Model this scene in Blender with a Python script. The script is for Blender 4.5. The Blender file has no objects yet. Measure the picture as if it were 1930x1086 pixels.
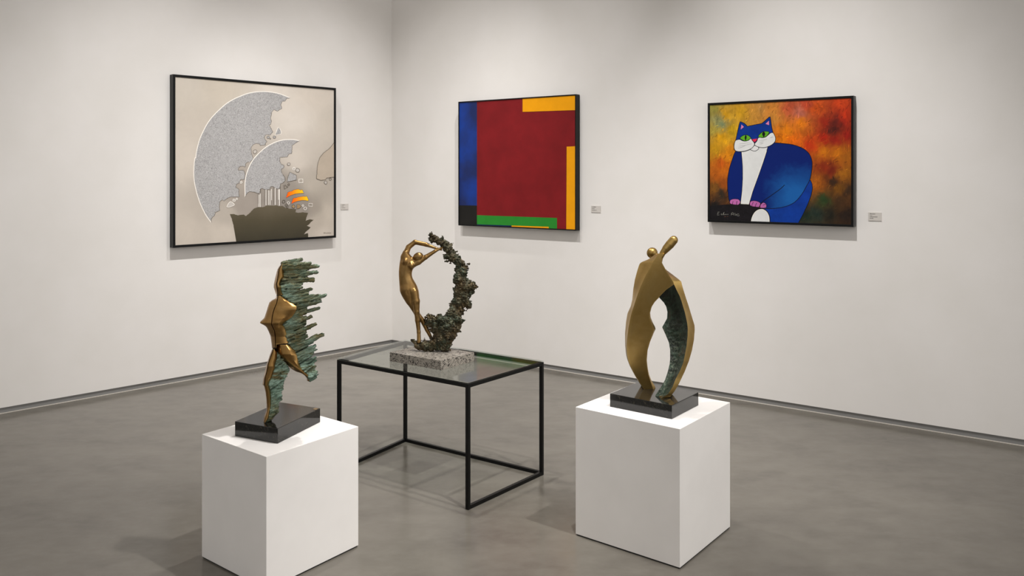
import bpy, bmesh, math, random
import numpy as np
from mathutils import Vector
random.seed(7)
S = bpy.context.scene
COL = S.collection

# ------------------------------------------------------------------ camera frame
F, CX, CY, EYE = 1572.63, 965.0, 327.89, 1.6          # focal length (px of the 1930 wide frame), principal point, eye height
def at(px, py, d):
    """world point seen at pixel (px,py) at distance d along the view axis"""
    return np.array([(px - CX) * d / F, d, EYE - (py - CY) * d / F])
def atD(P, d0):
    """array of (px, py, D) -> world, D = extra depth in the same units as the pixels at d0"""
    P = np.asarray(P, float); d = d0 + P[:, 2] * d0 / F
    return np.stack([(P[:, 0] - CX) * d / F, d, EYE - (P[:, 1] - CY) * d / F], 1)
cd = bpy.data.cameras.new('camera'); cam = bpy.data.objects.new('camera', cd); COL.objects.link(cam)
cam.location = (0, 0, EYE); cam.rotation_euler = (math.pi / 2, 0, 0)
cd.sensor_width = 36; cd.sensor_fit = 'HORIZONTAL'; cd.lens = F / 1930 * 36; cd.shift_y = (CY - 543) / 1930
cd.clip_start = .05
S.camera = cam

# ------------------------------------------------------------------ helpers: objects
def lin(c):
    c = c / 255.
    return c / 12.92 if c <= .04045 else ((c + .055) / 1.055) ** 2.4
def rgb(r, g, b, k=1.0):
    return (min(lin(r) * k, 1), min(lin(g) * k, 1), min(lin(b) * k, 1), 1)
def tag(o, label=None, cat=None, group=None, kind=None):
    if label: o['label'] = label
    if cat: o['category'] = cat
    if group: o['group'] = group
    if kind: o['kind'] = kind
    return o
def empty(name, loc, label, cat, group=None):
    o = bpy.data.objects.new(name, None); COL.objects.link(o)
    o.location = tuple(float(v) for v in loc); o.empty_display_size = .1
    return tag(o, label, cat, group)
ROOT = {}
def obj(name, verts, faces, mats, parent=None, smooth=None, fmat=None, recalc=True, vcol=None):
    """link a mesh; verts are world coordinates, faces index lists; smooth = crease angle in degrees"""
    org = np.zeros(3)
    p = parent
    while p is not None:
        org = org + np.array(p.location); p = p.parent
    me = bpy.data.meshes.new(name)
    v = np.asarray(verts, float) - org
    me.from_pydata(v.tolist(), [], faces if isinstance(faces, list) else faces.tolist())
    for m in (mats if isinstance(mats, (list, tuple)) else [mats]): me.materials.append(m)
    if fmat is not None: me.polygons.foreach_set('material_index', np.asarray(fmat, np.int32))
    if recalc:
        bm = bmesh.new(); bm.from_mesh(me); bmesh.ops.recalc_face_normals(bm, faces=bm.faces); bm.to_mesh(me); bm.free()
    if smooth is not None:
        me.polygons.foreach_set('use_smooth', np.ones(len(me.polygons), bool))
        if smooth < 179: me.set_sharp_from_angle(angle=math.radians(smooth))
    if vcol is not None:
        a = me.color_attributes.new('paint', 'FLOAT_COLOR', 'POINT')
        a.data.foreach_set('color', np.asarray(vcol, np.float32).ravel())
    me.update()
    o = bpy.data.objects.new(name, me); COL.objects.link(o)
    if parent is not None: o.parent = parent
    return o
def prism(base, z0, z1, bevel=0.0):
    """vertical prism on a base polygon [(x,y)...]; bevelled edges"""
    bm = bmesh.new()
    lo = [bm.verts.new((x, y, z0)) for x, y in base]; hi = [bm.verts.new((x, y, z1)) for x, y in base]
    n = len(base); bm.faces.new(lo[::-1]); bm.faces.new(hi)
    for i in range(n): bm.faces.new((lo[i], lo[(i + 1) % n], hi[(i + 1) % n], hi[i]))
    if bevel: bmesh.ops.bevel(bm, geom=list(bm.edges), offset=bevel, segments=2, affect='EDGES', profile=.6)
    bm.verts.index_update()
    V = [tuple(v.co) for v in bm.verts]; Fc = [[v.index for v in f.verts] for f in bm.faces]
    bm.free(); return V, Fc
def hexa(c, bevel=0.0):
    """box from 8 corners: 4 of one end then 4 of the other, same order"""
    bm = bmesh.new(); v = [bm.verts.new(tuple(p)) for p in c]
    for q in ((3, 2, 1, 0), (4, 5, 6, 7), (0, 1, 5, 4), (1, 2, 6, 5), (2, 3, 7, 6), (3, 0, 4, 7)): bm.faces.new([v[i] for i in q])
    if bevel: bmesh.ops.bevel(bm, geom=list(bm.edges), offset=bevel, segments=2, affect='EDGES', profile=.6)
    bm.verts.index_update()
    V = [tuple(p.co) for p in bm.verts]; Fc = [[p.index for p in f.verts] for f in bm.faces]
    bm.free(); return V, Fc
def beam(a, b, w, h, bevel=.0015, ext=0.0):
    """square bar between two points (axis through the centre), w horizontal, h vertical"""
    a = np.array(a, float); b = np.array(b, float); t = b - a; L = np.linalg.norm(t); t /= L
    a = a - t * ext; b = b + t * ext
    up = np.array([0, 0, 1.]) if abs(t[2]) < .9 else np.array([1., 0, 0])
    s = np.cross(t, up); s /= np.linalg.norm(s); u = np.cross(s, t)
    c = [(-1, -1), (1, -1), (1, 1), (-1, 1)]
    return hexa([a + s * w / 2 * i + u * h / 2 * j for i, j in c] + [b + s * w / 2 * i + u * h / 2 * j for i, j in c], bevel)
def loft(rings):
    """closed rings of equal length -> capped solid"""
    R = np.asarray(rings, float); n, m, _ = R.shape
    V = R.reshape(-1, 3); Fc = []
    for i in range(n - 1):
        for j in range(m):
            k = (j + 1) % m
            Fc.append([i * m + j, i * m + k, (i + 1) * m + k, (i + 1) * m + j])
    V = np.vstack([V, R[0].mean(0), R[-1].mean(0)]); c0, c1 = n * m, n * m + 1
    for j in range(m):
        k = (j + 1) % m
        Fc.append([c0, k, j]); Fc.append([c1, (n - 1) * m + j, (n - 1) * m + k])
    return V, Fc
def cv(pts, x):
    p = sorted(pts); return np.interp(x, [a for a, _ in p], [b for _, b in p])
def smooth1(a, k=2):
    for _ in range(k):
        b = a.copy(); b[1:-1] = .25 * a[:-2] + .5 * a[1:-1] + .25 * a[2:]; a = b
    return a

# ------------------------------------------------------------------ helpers: signed distance modelling
class Noise3:
    def __init__(s, seed, n=32):
        s.n = n; s.t = np.random.RandomState(seed).rand(n, n, n).astype(np.float32) * 2 - 1
    def __call__(s, x, y, z):
        n = s.n
        xi = np.floor(x).astype(int); yi = np.floor(y).astype(int); zi = np.floor(z).astype(int)
        fx, fy, fz = x - xi, y - yi, z - zi
        fx = fx * fx * (3 - 2 * fx); fy = fy * fy * (3 - 2 * fy); fz = fz * fz * (3 - 2 * fz)
        x0, y0, z0 = xi % n, yi % n, zi % n; x1, y1, z1 = (xi + 1) % n, (yi + 1) % n, (zi + 1) % n
        t = s.t
        a = t[x0, y0, z0] * (1 - fx) + t[x1, y0, z0] * fx; b = t[x0, y1, z0] * (1 - fx) + t[x1, y1, z0] * fx
        c = t[x0, y0, z1] * (1 - fx) + t[x1, y0, z1] * fx; d = t[x0, y1, z1] * (1 - fx) + t[x1, y1, z1] * fx
        return (a * (1 - fy) + b * fy) * (1 - fz) + (c * (1 - fy) + d * fy) * fz
class Field:
    def __init__(s, lo, hi, h):
        s.lo = np.array(lo, float); s.h = h
        s.ax = [np.arange(lo[i], hi[i] + h, h).astype(np.float32) for i in range(3)]
        s.f = np.full([len(a) for a in s.ax], 50., np.float32)
    def grid(s, sl=None):
        ax = s.ax if sl is None else [a[q] for a, q in zip(s.ax, sl)]
        return np.meshgrid(*ax, indexing='ij')
    def box(s, lo, hi, pad):
        return tuple(slice(max(0, int((lo[i] - pad - s.lo[i]) / s.h)), max(1, int((hi[i] + pad - s.lo[i]) / s.h) + 2)) for i in range(3))
    def add(s, d, sl, k):
        a = s.f[sl]
        if k <= 0: s.f[sl] = np.minimum(a, d); return
        hh = np.clip(.5 + .5 * (a - d) / k, 0, 1)
        s.f[sl] = a * (1 - hh) + d * hh - k * hh * (1 - hh)
    def cone(s, a, ra, b, rb, k=1.0, sq=1.0):
        """tapering capsule a->b; sq>1 flattens it in depth"""
        a = np.array(a, float); b = np.array(b, float); r = max(ra, rb)
        sl = s.box(np.minimum(a, b) - r, np.maximum(a, b) + r, k * 2 + 3)
        X, Y, Z = s.grid(sl); ab = (b - a) * [1, 1, sq]; L = max(float(ab @ ab), 1e-6)
        px, py, pz = X - a[0], Y - a[1], (Z - a[2]) * sq
        t = np.clip((px * ab[0] + py * ab[1] + pz * ab[2]) / L, 0, 1)
        d = np.sqrt((px - t * ab[0]) ** 2 + (py - t * ab[1]) ** 2 + (pz - t * ab[2]) ** 2) - (ra + t * (rb - ra))
        s.add(d.astype(np.float32), sl, k)
    def ell(s, c, r, k=1.0, ang=0.0):
        c = np.array(c, float); r = np.array(r, float); m = r.max()
        sl = s.box(c - m, c + m, k * 2 + 3); X, Y, Z = s.grid(sl)
        x, y, z = X - c[0], Y - c[1], Z - c[2]; ca, sa = math.cos(ang), math.sin(ang)
        x, y = x * ca + y * sa, -x * sa + y * ca
        q = np.sqrt((x / r[0]) ** 2 + (y / r[1]) ** 2 + (z / r[2]) ** 2)
        s.add(((q - 1) * r.min()).astype(np.float32), sl, k)
    def mesh(s, largest=False):
        """naive surface nets"""
        f = s.f; I = f < 0; nx, ny, nz = f.shape
        cnt = np.zeros((nx - 1, ny - 1, nz - 1), np.int8)
        for a in (0, 1):
            for b in (0, 1):
                for c in (0, 1): cnt += I[a:nx - 1 + a, b:ny - 1 + b, c:nz - 1 + c]
        act = np.argwhere((cnt > 0) & (cnt < 8)); idx = np.full(cnt.shape, -1, np.int64); idx[tuple(act.T)] = np.arange(len(act))
        acc = np.zeros((len(act), 3)); num = np.zeros(len(act))
        for ax in range(3):
            o = [i for i in range(3) if i != ax]
            for u in (0, 1):
                for v in (0, 1):
                    p = act.copy(); p[:, o[0]] += u; p[:, o[1]] += v; q = p.copy(); q[:, ax] += 1
                    fp, fq = f[tuple(p.T)], f[tuple(q.T)]; m = (fp < 0) != (fq < 0)
                    t = np.where(m, fp / np.where(m, fp - fq, 1), 0)
                    pt = (p - act).astype(float); pt[:, ax] += t
                    acc[m] += pt[m]; num[m] += 1
        V = (act + acc / num[:, None]) * s.h + s.lo
        Q = []
        for ax in range(3):
            o = [i for i in range(3) if i != ax]
            A = np.take(I, range(0, f.shape[ax] - 1), ax); B = np.take(I, range(1, f.shape[ax]), ax)
            e = np.argwhere(A != B); e = e[(e[:, o[0]] > 0) & (e[:, o[1]] > 0) & (e[:, o[0]] < f.shape[o[0]] - 1) & (e[:, o[1]] < f.shape[o[1]] - 1)]
            ins = A[tuple(e.T)]; q = []
            for u, v in ((0, 0), (1, 0), (1, 1), (0, 1)):
                c = e.copy(); c[:, o[0]] -= u; c[:, o[1]] -= v; q.append(idx[tuple(c.T)])
            q = np.stack(q, 1); fl = ins if ax != 1 else ~ins
            q[fl] = q[fl][:, ::-1]; Q.append(q)
        Q = np.vstack(Q)
        if largest:                          # drop crumbs that touch nothing
            lab = np.arange(len(V))
            while True:
                m = lab[Q].min(1); new = lab.copy()
                for c in range(4): np.minimum.at(new, Q[:, c], m)
                new = new[new]
                if (new == lab).all(): break
                lab = new
            big = np.bincount(lab).argmax(); Q = Q[lab[Q[:, 0]] == big]; use = np.unique(Q); rm = np.zeros(len(V), np.int64); rm[use] = np.arange(len(use)); V, Q = V[use], rm[Q]
        return V, Q

# ------------------------------------------------------------------ helpers: materials
class M:
    def __init__(s, name):
        s.m = bpy.data.materials.new(name); s.m.use_nodes = True; s.t = s.m.node_tree; s.b = s.t.nodes['Principled BSDF']; s.out = s.t.nodes['Material Output']
    def n(s, typ, **kw):
        x = s.t.nodes.new(typ)
        for k, v in kw.items():
            if k in x.inputs and not hasattr(x, k): x.inputs[k].default_value = v
            else: setattr(x, k, v)
        return x
    def l(s, a, b): s.t.links.new(a, b)
    def set(s, **kw):
        names = dict(col='Base Color', rough='Roughness', metal='Metallic', spec='Specular IOR Level', ior='IOR', coat='Coat Weight', coatr='Coat Roughness')
        for k, v in kw.items(): s.b.inputs[names[k]].default_value = v
        return s
    def coord(s, scale=(1, 1, 1), rot=(0, 0, 0), kind='Object'):
        tc = s.n('ShaderNodeTexCoord'); mp = s.n('ShaderNodeMapping'); mp.inputs['Scale'].default_value = scale; mp.inputs['Rotation'].default_value = rot
        s.l(tc.outputs[kind], mp.inputs['Vector']); return mp.outputs['Vector']
    def noise(s, vec, scale, detail=4, rough=.55, dist=0.0):
        x = s.n('ShaderNodeTexNoise'); x.inputs['Scale'].default_value = scale; x.inputs['Detail'].default_value = detail
        x.inputs['Roughness'].default_value = rough; x.inputs['Distortion'].default_value = dist; s.l(vec, x.inputs['Vector']); return x.outputs['Fac']
    def ramp(s, fac, stops, interp='LINEAR'):
        r = s.n('ShaderNodeValToRGB'); r.color_ramp.interpolation = interp; e = r.color_ramp.elements
        while len(e) < len(stops): e.new(.5)
        for q, (p, c) in zip(e, stops): q.position = p; q.color = c if len(c) == 4 else (*c, 1)
        s.l(fac, r.inputs['Fac']); return r.outputs['Color']
    def mix(s, fac, a, b, mode='MIX'):
        x = s.n('ShaderNodeMix', data_type='RGBA', blend_type=mode)
        for v, i in ((fac, 0), (a, 6), (b, 7)):
            if hasattr(v, 'links') or isinstance(v, bpy.types.NodeSocket): s.l(v, x.inputs[i])
            else: x.inputs[i].default_value = v
        return x.outputs[2]
    def mul(s, a, b, op='MULTIPLY'):
        x = s.n('ShaderNodeMath', operation=op)
        for v, i in ((a, 0), (b, 1)):
            if isinstance(v, bpy.types.NodeSocket): s.l(v, x.inputs[i])
            else: x.inputs[i].default_value = v
        return x.outputs[0]
    def bump(s, h, strength=.2, dist=.002):
        b = s.n('ShaderNodeBump'); b.inputs['Strength'].default_value = strength; b.inputs['Distance'].default_value = dist
        s.l(h, b.inputs['Height']); s.l(b.outputs['Normal'], s.b.inputs['Normal'])
    def col(s, c): s.l(c, s.b.inputs['Base Color']); return s
    def rgh(s, c): s.l(c, s.b.inputs['Roughness']); return s
g1 = lambda v: (v, v, v, 1)

def plain(name, col, rough=.5, metal=0, spec=.5):
    return M(name).set(col=col, rough=rough, metal=metal, spec=spec).m
# wall paint
w = M('wall_paint').set(rough=.85, spec=.25); v = w.coord()
w.col(w.ramp(w.noise(v, 3.0, 3), [(.3, rgb(230, 226, 221)), (.7, rgb(234, 230, 226))]))
w.bump(w.noise(v, 220, 2), .05, .0008); WALL = w.m
CEIL = plain('ceiling_paint', rgb(225, 220, 214), .9)
# polished concrete
w = M('polished_concrete').set(spec=.28); v = w.coord()
big = w.noise(v, .7, 3, .5); tint = w.noise(w.coord((1.0, 1.7, 1), (0, 0, .3)), 2.2, 3, .5, .15); cloud = w.noise(w.coord((1, 1.5, 1)), 6.5, 6, .62, .1); fine = w.noise(v, 26, 3, .5)
c1 = w.ramp(tint, [(.28, rgb(94, 89, 82)), (.5, rgb(105, 100, 92)), (.72, rgb(115, 110, 101))])
c2 = w.mix(w.ramp(big, [(.35, g1(0)), (.65, g1(.45))]), c1, rgb(97, 92, 85)); c3 = w.mix(w.ramp(cloud, [(.36, g1(0)), (.66, g1(.42))]), c2, rgb(122, 117, 108))
w.col(w.mix(w.ramp(fine, [(.25, g1(.10)), (.75, g1(0))]), c3, rgb(92, 86, 80))); w.rgh(w.ramp(cloud, [(.3, g1(.17)), (.7, g1(.23))])); FLOOR = w.m
ALU = plain('grey_anodised_strip', rgb(138, 137, 135), .45, .2)
BEAD = plain('pale_bead', rgb(205, 198, 188), .5)
BLACKFR = plain('black_lacquered_wood', (.004, .004, .004, 1), .36, 0, .22)
w = M('black_powder_coat').set(col=(.004, .004, .0038, 1), rough=.40, spec=.2); w.bump(w.noise(w.coord(), 900, 2), .08, .0004); STEEL = w.m
w = M('white_plinth_paint').set(rough=.55, spec=.35); v = w.coord()
w.col(w.ramp(w.noise(v, 5, 3), [(.3, rgb(238, 234, 230)), (.7, rgb(243, 239, 235))])); w.bump(w.noise(v, 160, 2), .04, .0006); PLINTH = w.m
KICK = plain('dark_plinth_foot', (.012, .012, .012, 1), .7)
# clear glass sheet: fresnel mix of mirror and faint grey-green transmission
w = M('clear_glass'); gl = w.n('ShaderNodeBsdfGlossy'); gl.inputs['Roughness'].default_value = .075; gl.inputs['Color'].default_value = (.95, .97, .96, 1)
tr = w.n('ShaderNodeBsdfTransparent'); tr.inputs['Color'].default_value = (.91, .935, .92, 1)
fr = w.n('ShaderNodeFresnel'); fr.inputs['IOR'].default_value = 1.27; mx = w.n('ShaderNodeMixShader')
ge = w.n('ShaderNodeNewGeometry'); w.l(w.mul(fr.outputs[0], w.mul(1.0, ge.outputs['Backfacing'], 'SUBTRACT')), mx.inputs[0]); w.l(tr.outputs[0], mx.inputs[1]); w.l(gl.outputs[0], mx.inputs[2]); w.l(mx.outputs[0], w.out.inputs['Surface']); GLASS = w.m
def bronze(name, c0, c1, c2, r0=.24, r1=.36, sc=9):
    w = M(name).set(metal=1.0); v = w.coord(); n1 = w.noise(v, sc, 5, .6, .5); n2 = w.noise(v, sc * 7, 3)
    ge = w.n('ShaderNodeNewGeometry'); hi = tuple(min(1, x * 1.35) for x in c2[:3]) + (1,)      # crests lightened: edge highlights painted into the colour
    w.col(w.mix(w.ramp(ge.outputs['Pointiness'], [(.525, g1(0)), (.60, g1(.8))]), w.ramp(n1, [(.3, c0), (.52, c1), (.72, c2)]), hi)); w.rgh(w.ramp(n1, [(.35, g1(r1)), (.65, g1(r0))])); w.bump(n2, .04, .001); return w.m
BRZ_A = bronze('polished_bronze', (.20, .105, .032, 1), (.33, .185, .060, 1), (.45, .275, .105, 1), .26, .36, 8)
BRZ_B = bronze('brown_polished_bronze', (.22, .124, .042, 1), (.32, .19, .07, 1), (.41, .26, .105, 1), .30, .40, 14)
BRZ_C = bronze('satin_golden_bronze', (.30, .19, .056, 1), (.41, .268, .088, 1), (.48, .33, .12, 1), .32, .42, 7)
def patina(name, stops, scale, coord, rough=.62, worn=None, bump=.5, bd=.003, metal=.15):
    w = M(name).set(metal=metal, spec=.4); v = w.coord(*coord); n1 = w.noise(v, scale, 6, .65, .6)
    c = w.ramp(n1, stops)
    if worn:
        ge = w.n('ShaderNodeNewGeometry'); c = w.mix(w.ramp(ge.outputs['Pointiness'], worn[0]), c, worn[1])
    w.col(c); n2 = w.noise(v, scale * 3.3, 4, .6); w.rgh(w.ramp(n2, [(.3, g1(rough - .14)), (.7, g1(rough + .12))])); w.bump(n2, bump, bd); return w.m
def layered(name, coord, scale, cols, crest, pit, rough, bump, bd, metal=.2, p0=(.40, .49), p1=(.52, .60)):
    """cast bronze with patina: mottled colour, pits darkened by patina and painted-in crevice shade, rubbed crests"""
    w = M(name).set(metal=metal, spec=.4); v = w.coord(*coord); n1 = w.noise(v, scale, 6, .68, .5); n2 = w.noise(v, scale * 3.1, 4, .65, .3); n3 = w.noise(w.coord(), scale * .32, 3, .5)
    a = w.ramp(n1, [(p, c) for p, c in cols[0]]); b = w.ramp(n2, [(p, c) for p, c in cols[1]]); c = w.mix(w.ramp(n3, [(.42, g1(0)), (.58, g1(1))]), a, b)
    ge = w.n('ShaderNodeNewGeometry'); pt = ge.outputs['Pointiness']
    c = w.mix(w.ramp(pt, [(p0[0], g1(1)), (p0[1], g1(0))]), c, pit); c = w.mix(w.mul(w.ramp(pt, [(p1[0], g1(0)), (p1[1], g1(1))]), w.ramp(n2, [(.35, g1(.15)), (.6, g1(.9))])), c, crest)  # pit colour paints crevice shade in along with dark patina
    w.col(c); w.rgh(w.ramp(n2, [(.3, g1(rough - .15)), (.7, g1(rough + .12))])); w.bump(n2, bump, bd); return w.m
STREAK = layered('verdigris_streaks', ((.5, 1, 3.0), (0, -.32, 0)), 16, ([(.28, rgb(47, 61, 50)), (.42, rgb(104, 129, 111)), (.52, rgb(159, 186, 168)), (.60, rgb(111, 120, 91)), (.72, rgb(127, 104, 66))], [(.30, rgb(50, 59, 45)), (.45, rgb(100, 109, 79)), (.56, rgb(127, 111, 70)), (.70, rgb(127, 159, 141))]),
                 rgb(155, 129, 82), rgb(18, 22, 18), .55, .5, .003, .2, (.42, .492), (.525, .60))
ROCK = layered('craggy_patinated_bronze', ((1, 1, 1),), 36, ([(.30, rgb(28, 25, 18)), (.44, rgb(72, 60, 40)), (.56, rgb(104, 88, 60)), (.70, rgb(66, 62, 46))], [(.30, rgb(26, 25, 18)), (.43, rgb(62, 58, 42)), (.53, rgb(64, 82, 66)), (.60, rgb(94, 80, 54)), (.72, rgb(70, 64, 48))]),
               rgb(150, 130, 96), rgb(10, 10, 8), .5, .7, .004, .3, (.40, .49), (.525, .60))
w = M('dark_green_patina').set(metal=.3, spec=.4); v = w.coord((1.2, 1.2, .9)); n1 = w.noise(v, 13, 6, .7, .6); n2 = w.noise(v, 95, 5, .65, 1.0); sz = w.n('ShaderNodeSeparateXYZ'); w.l(w.coord(), sz.inputs[0])
low = w.mul(w.ramp(n2, [(.50, g1(0)), (.60, g1(1))]), w.ramp(sz.outputs['Z'], [(.06, g1(.75)), (.40, g1(.08))]))
c = w.ramp(n1, [(.30, rgb(15, 17, 13)), (.44, rgb(36, 44, 35)), (.54, rgb(54, 72, 58)), (.63, rgb(66, 55, 42)), (.74, rgb(86, 106, 90))])
w.col(w.mix(low, c, rgb(120, 126, 108))); w.rgh(w.ramp(n2, [(.3, g1(.32)), (.7, g1(.6))])); w.bump(n2, .8, .005); HOLLOW = w.m
w = M('black_granite').set(rough=.09, spec=.55); v = w.coord(); vo = w.n('ShaderNodeTexVoronoi'); vo.inputs['Scale'].default_value = 150; w.l(v, vo.inputs['Vector'])
w.col(w.mix(w.ramp(w.noise(v, 70, 5, .7, 1.2), [(.56, g1(0)), (.70, g1(.55))]), (.010, .010, .009, 1), (.10, .085, .06, 1))); BLACKGRAN = w.m
w = M('speckled_granite').set(rough=.45); v = w.coord((1, 1, 1.2))
n1 = w.noise(v, 75, 3, .5, 1.6); n2 = w.noise(v, 210, 3); base = w.ramp(n2, [(.3, rgb(116, 109, 100)), (.7, rgb(180, 172, 160))])
w.col(w.mix(w.ramp(n1, [(.42, g1(1)), (.47, g1(0))]), base, rgb(40, 35, 31))); w.bump(n1, .25, .001); SPECK = w.m
BRASS = plain('label_brass', (.35, .24, .13, 1), .45, .8)

# ------------------------------------------------------------------ the room
aR, aL = math.radians(35.5114), math.radians(44.84)
dR = np.array([math.cos(aR), -math.sin(aR), 0]); dL = np.array([-math.sin(aL), -math.cos(aL), 0])
nR = np.array([-math.sin(aR), -math.cos(aR), 0]); nL = np.array([math.cos(aL), -math.sin(aL), 0])
C0 = np.array([-1.1293, 7.8446, 0]); ZW = .04; HC = 6.5
def zv(z): return np.array([0, 0, z])
def wallbox(name, d, n, o, a, b, z0, z1, t0, t1, mat, **kw):
    """slab along a wall line: from a to b along d, between offsets t0 and t1 along the normal"""
    c = [C0 + o + d * a + n * t0 + zv(z0), C0 + o + d * b + n * t0 + zv(z0), C0 + o + d * b + n * t1 + zv(z0), C0 + o + d * a + n * t1 + zv(z0)]
    V, Fc = hexa(c + [p + zv(z1 - z0) for p in c], kw.get('bevel', 0)); return obj(name, V, Fc, mat)
# each wall is a plain slab whose lower edge stops above a recessed strip
for nm, d, n in (('left', dL, nL), ('right', dR, nR)):
    tag(wallbox('wall_' + nm, d, n, 0, -.0, 8.2, ZW, HC, -.25, 0, WALL), kind='structure')
    tag(wallbox('baseboard_' + nm, d, n, 0, -.012, 8.2, 0, ZW, -.25, -.009, ALU), kind='structure')
    tag(wallbox('trim_' + ('1' if nm == 'left' else '2'), d, n, 0, -.006, 8.2, 0, .004, -.009, -.003, BEAD), kind='structure')
V, Fc = prism([(-9, -3), (9, -3), (9, 9.2), (-9, 9.2)], -.12, 0); tag(obj('floor', V, Fc, FLOOR), kind='structure')
V, Fc = prism([(-9, -1.0), (9, -1.0), (9, 9.2), (-9, 9.2)], HC, HC + .1); tag(obj('ceiling', V, Fc, CEIL), kind='structure')

# ------------------------------------------------------------------ pixel -> picture plane
def hit(px, py, p0, n):
    r = np.array([(px - CX) / F, 1, (CY - py) / F]); c = np.array([0, 0, EYE])
    return c + r * (((p0 - c) @ n) / (r @ n))
TH = .0594
class Picture:
    def __init__(s, name, label, d, n, s0, s1, z0, z1, face, lip=.006):
        s.d, s.n, s.s0, s.s1, s.z0, s.z1, s.face = d, n, s0, s1, z0, z1, face
        s.root = empty(name, C0 + d * (s0 + s1) / 2 + n * .002 + zv(z0), label, 'painting', 'framed paintings on the gallery walls')
        P = lambda a, z, t: C0 + d * a + n * t + zv(z)
        o = [(s0, z0), (s1, z0), (s1, z1), (s0, z1)]; i = [(s0 + face, z0 + face), (s1 - face, z0 + face), (s1 - face, z1 - face), (s0 + face, z1 - face)]
        rings = []
        prof = [(0, .002), (0, TH - .0015), (.0015, TH), (face - .002, TH), (face, TH - .002), (face, .002)]
        for (a, z), (sa, sz) in zip(o, ((1, 1), (-1, 1), (-1, -1), (1, -1))): rings.append([P(a + sa * q, z + sz * q, t) for q, t in prof])
        R = np.array(rings); V = R.reshape(-1, 3); m = len(prof); Fc = []
        for r in range(4):
            for j in range(m): Fc.append([r * m + j, r * m + (j + 1) % m, ((r + 1) % 4) * m + (j + 1) % m, ((r + 1) % 4) * m + j])
        obj('frame', V, Fc, BLACKFR, s.root)
        s.t0 = TH - lip                     # painted surface lies a little behind the front of the frame
        s.V, s.Fc, s.fm, s.mats, s.col = [], [], [], [], []
        s.lay = 0
    def mi(s, m):
        if m not in s.mats: s.mats.append(m)
        return s.mats.index(m)
    def pt(s, px, py, t):
        p = hit(px, py, C0 + s.n * s.t0, s.n); a = (p - C0) @ s.d; z = p[2]
        a = min(max(a, s.s0 + s.face - .001), s.s1 - s.face + .001); z = min(max(z, s.z0 + s.face - .001), s.z1 - s.face + .001)
        return C0 + s.d * a + s.n * t + zv(z)
    def body(s, mat, colfn=None, nx=2, nz=2):
        """canvas block; its front is a grid, coloured per vertex by colfn(px,py)"""
        a0, a1, z0, z1 = s.s0 + s.face - .0005, s.s1 - s.face + .0005, s.z0 + s.face - .0005, s.z1 - s.face + .0005
        k = len(s.V); mi = s.mi(mat); pp = []
        for j in range(nz):
            for i in range(nx):
                p = C0 + s.d * (a0 + (a1 - a0) * i / (nx - 1)) + s.n * s.t0 + zv(z0 + (z1 - z0) * j / (nz - 1)); s.V.append(p)
                pp.append((CX + F * p[0] / p[1], CY - F * (p[2] - EYE) / p[1]))
        cc = colfn(np.array(pp)) if colfn else np.ones((len(pp), 3)); s.col += [(*c, 1) for c in cc]
        for j in range(nz - 1):
            for i in range(nx - 1): s.Fc.append([k + j * nx + i, k + j * nx + i + 1, k + (j + 1) * nx + i + 1, k + (j + 1) * nx + i]); s.fm.append(mi)
        b = len(s.V); cor = [(a0, z0), (a1, z0), (a1, z1), (a0, z1)]; fr = [k, k + nx - 1, k + nx * nz - 1, k + nx * (nz - 1)]
        for a, z in cor: s.V.append(C0 + s.d * a + s.n * .012 + zv(z)); s.col.append((1, 1, 1, 1))
        s.Fc.append([b + 3, b + 2, b + 1, b]); s.fm.append(mi)
        for i in range(4): s.Fc.append([fr[i], b + i, b + (i + 1) % 4, fr[(i + 1) % 4]]); s.fm.append(mi)
    def poly(s, pts, mat, cols=None):
        s.lay += 1; t = s.t0 + .0003 + .00003 * s.lay; k = len(s.V)
        for i, (x, y) in enumerate(pts): s.V.append(s.pt(x, y, t)); s.col.append((*(cols[i] if cols else (1, 1, 1)), 1))
        s.Fc.append(list(range(k, k + len(pts)))); s.fm.append(s.mi(mat))
    def stroke(s, pts, wpx, mat, closed=False, taper=False, col=(1, 1, 1), step=1.0):
        s.lay += step; t = s.t0 + .0003 + .00003 * s.lay; P = np.array(pts, float); n = len(P); mi = s.mi(mat)
        if closed: T = np.roll(P, -1, 0) - np.roll(P, 1, 0)
        else: T = np.gradient(P, axis=0) if n > 2 else np.array([P[1] - P[0]] * 2)
        T /= np.maximum(np.linalg.norm(T, axis=1), 1e-6)[:, None]; N = np.stack([-T[:, 1], T[:, 0]], 1); k = len(s.V)
        for i in range(n):
            ww = wpx / 2 * (1 if not taper else .35 + .65 * math.sin(math.pi * (i + .5) / n))
            for sg in (-1, 1): s.V.append(s.pt(*(P[i] + N[i] * sg * ww), t)); s.col.append((*col, 1))
        for i in range(n if closed else n - 1):
            j = (i + 1) % n; s.Fc.append([k + 2 * i, k + 2 * i + 1, k + 2 * j + 1, k + 2 * j]); s.fm.append(mi)
    def circ(s, x, y, r, wpx, mat, fill=None):
        q = [(x + r * (1 + .12 * math.sin(3 * a + x)) * math.cos(a), y + r * (1 + .12 * math.sin(2 * a + y)) * math.sin(a)) for a in np.linspace(0, 2 * math.pi, 15)[:-1]]
        if fill: s.poly(q, fill)
        if wpx: s.stroke(q, wpx, mat, True)
    def done(s): return obj('canvas', s.V, s.Fc, s.mats, s.root, fmat=s.fm, recalc=False, vcol=s.col)
def T(x0, y0, sc, pts): return [(x0 + u / sc, y0 + v / sc) for u, v in pts]
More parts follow.
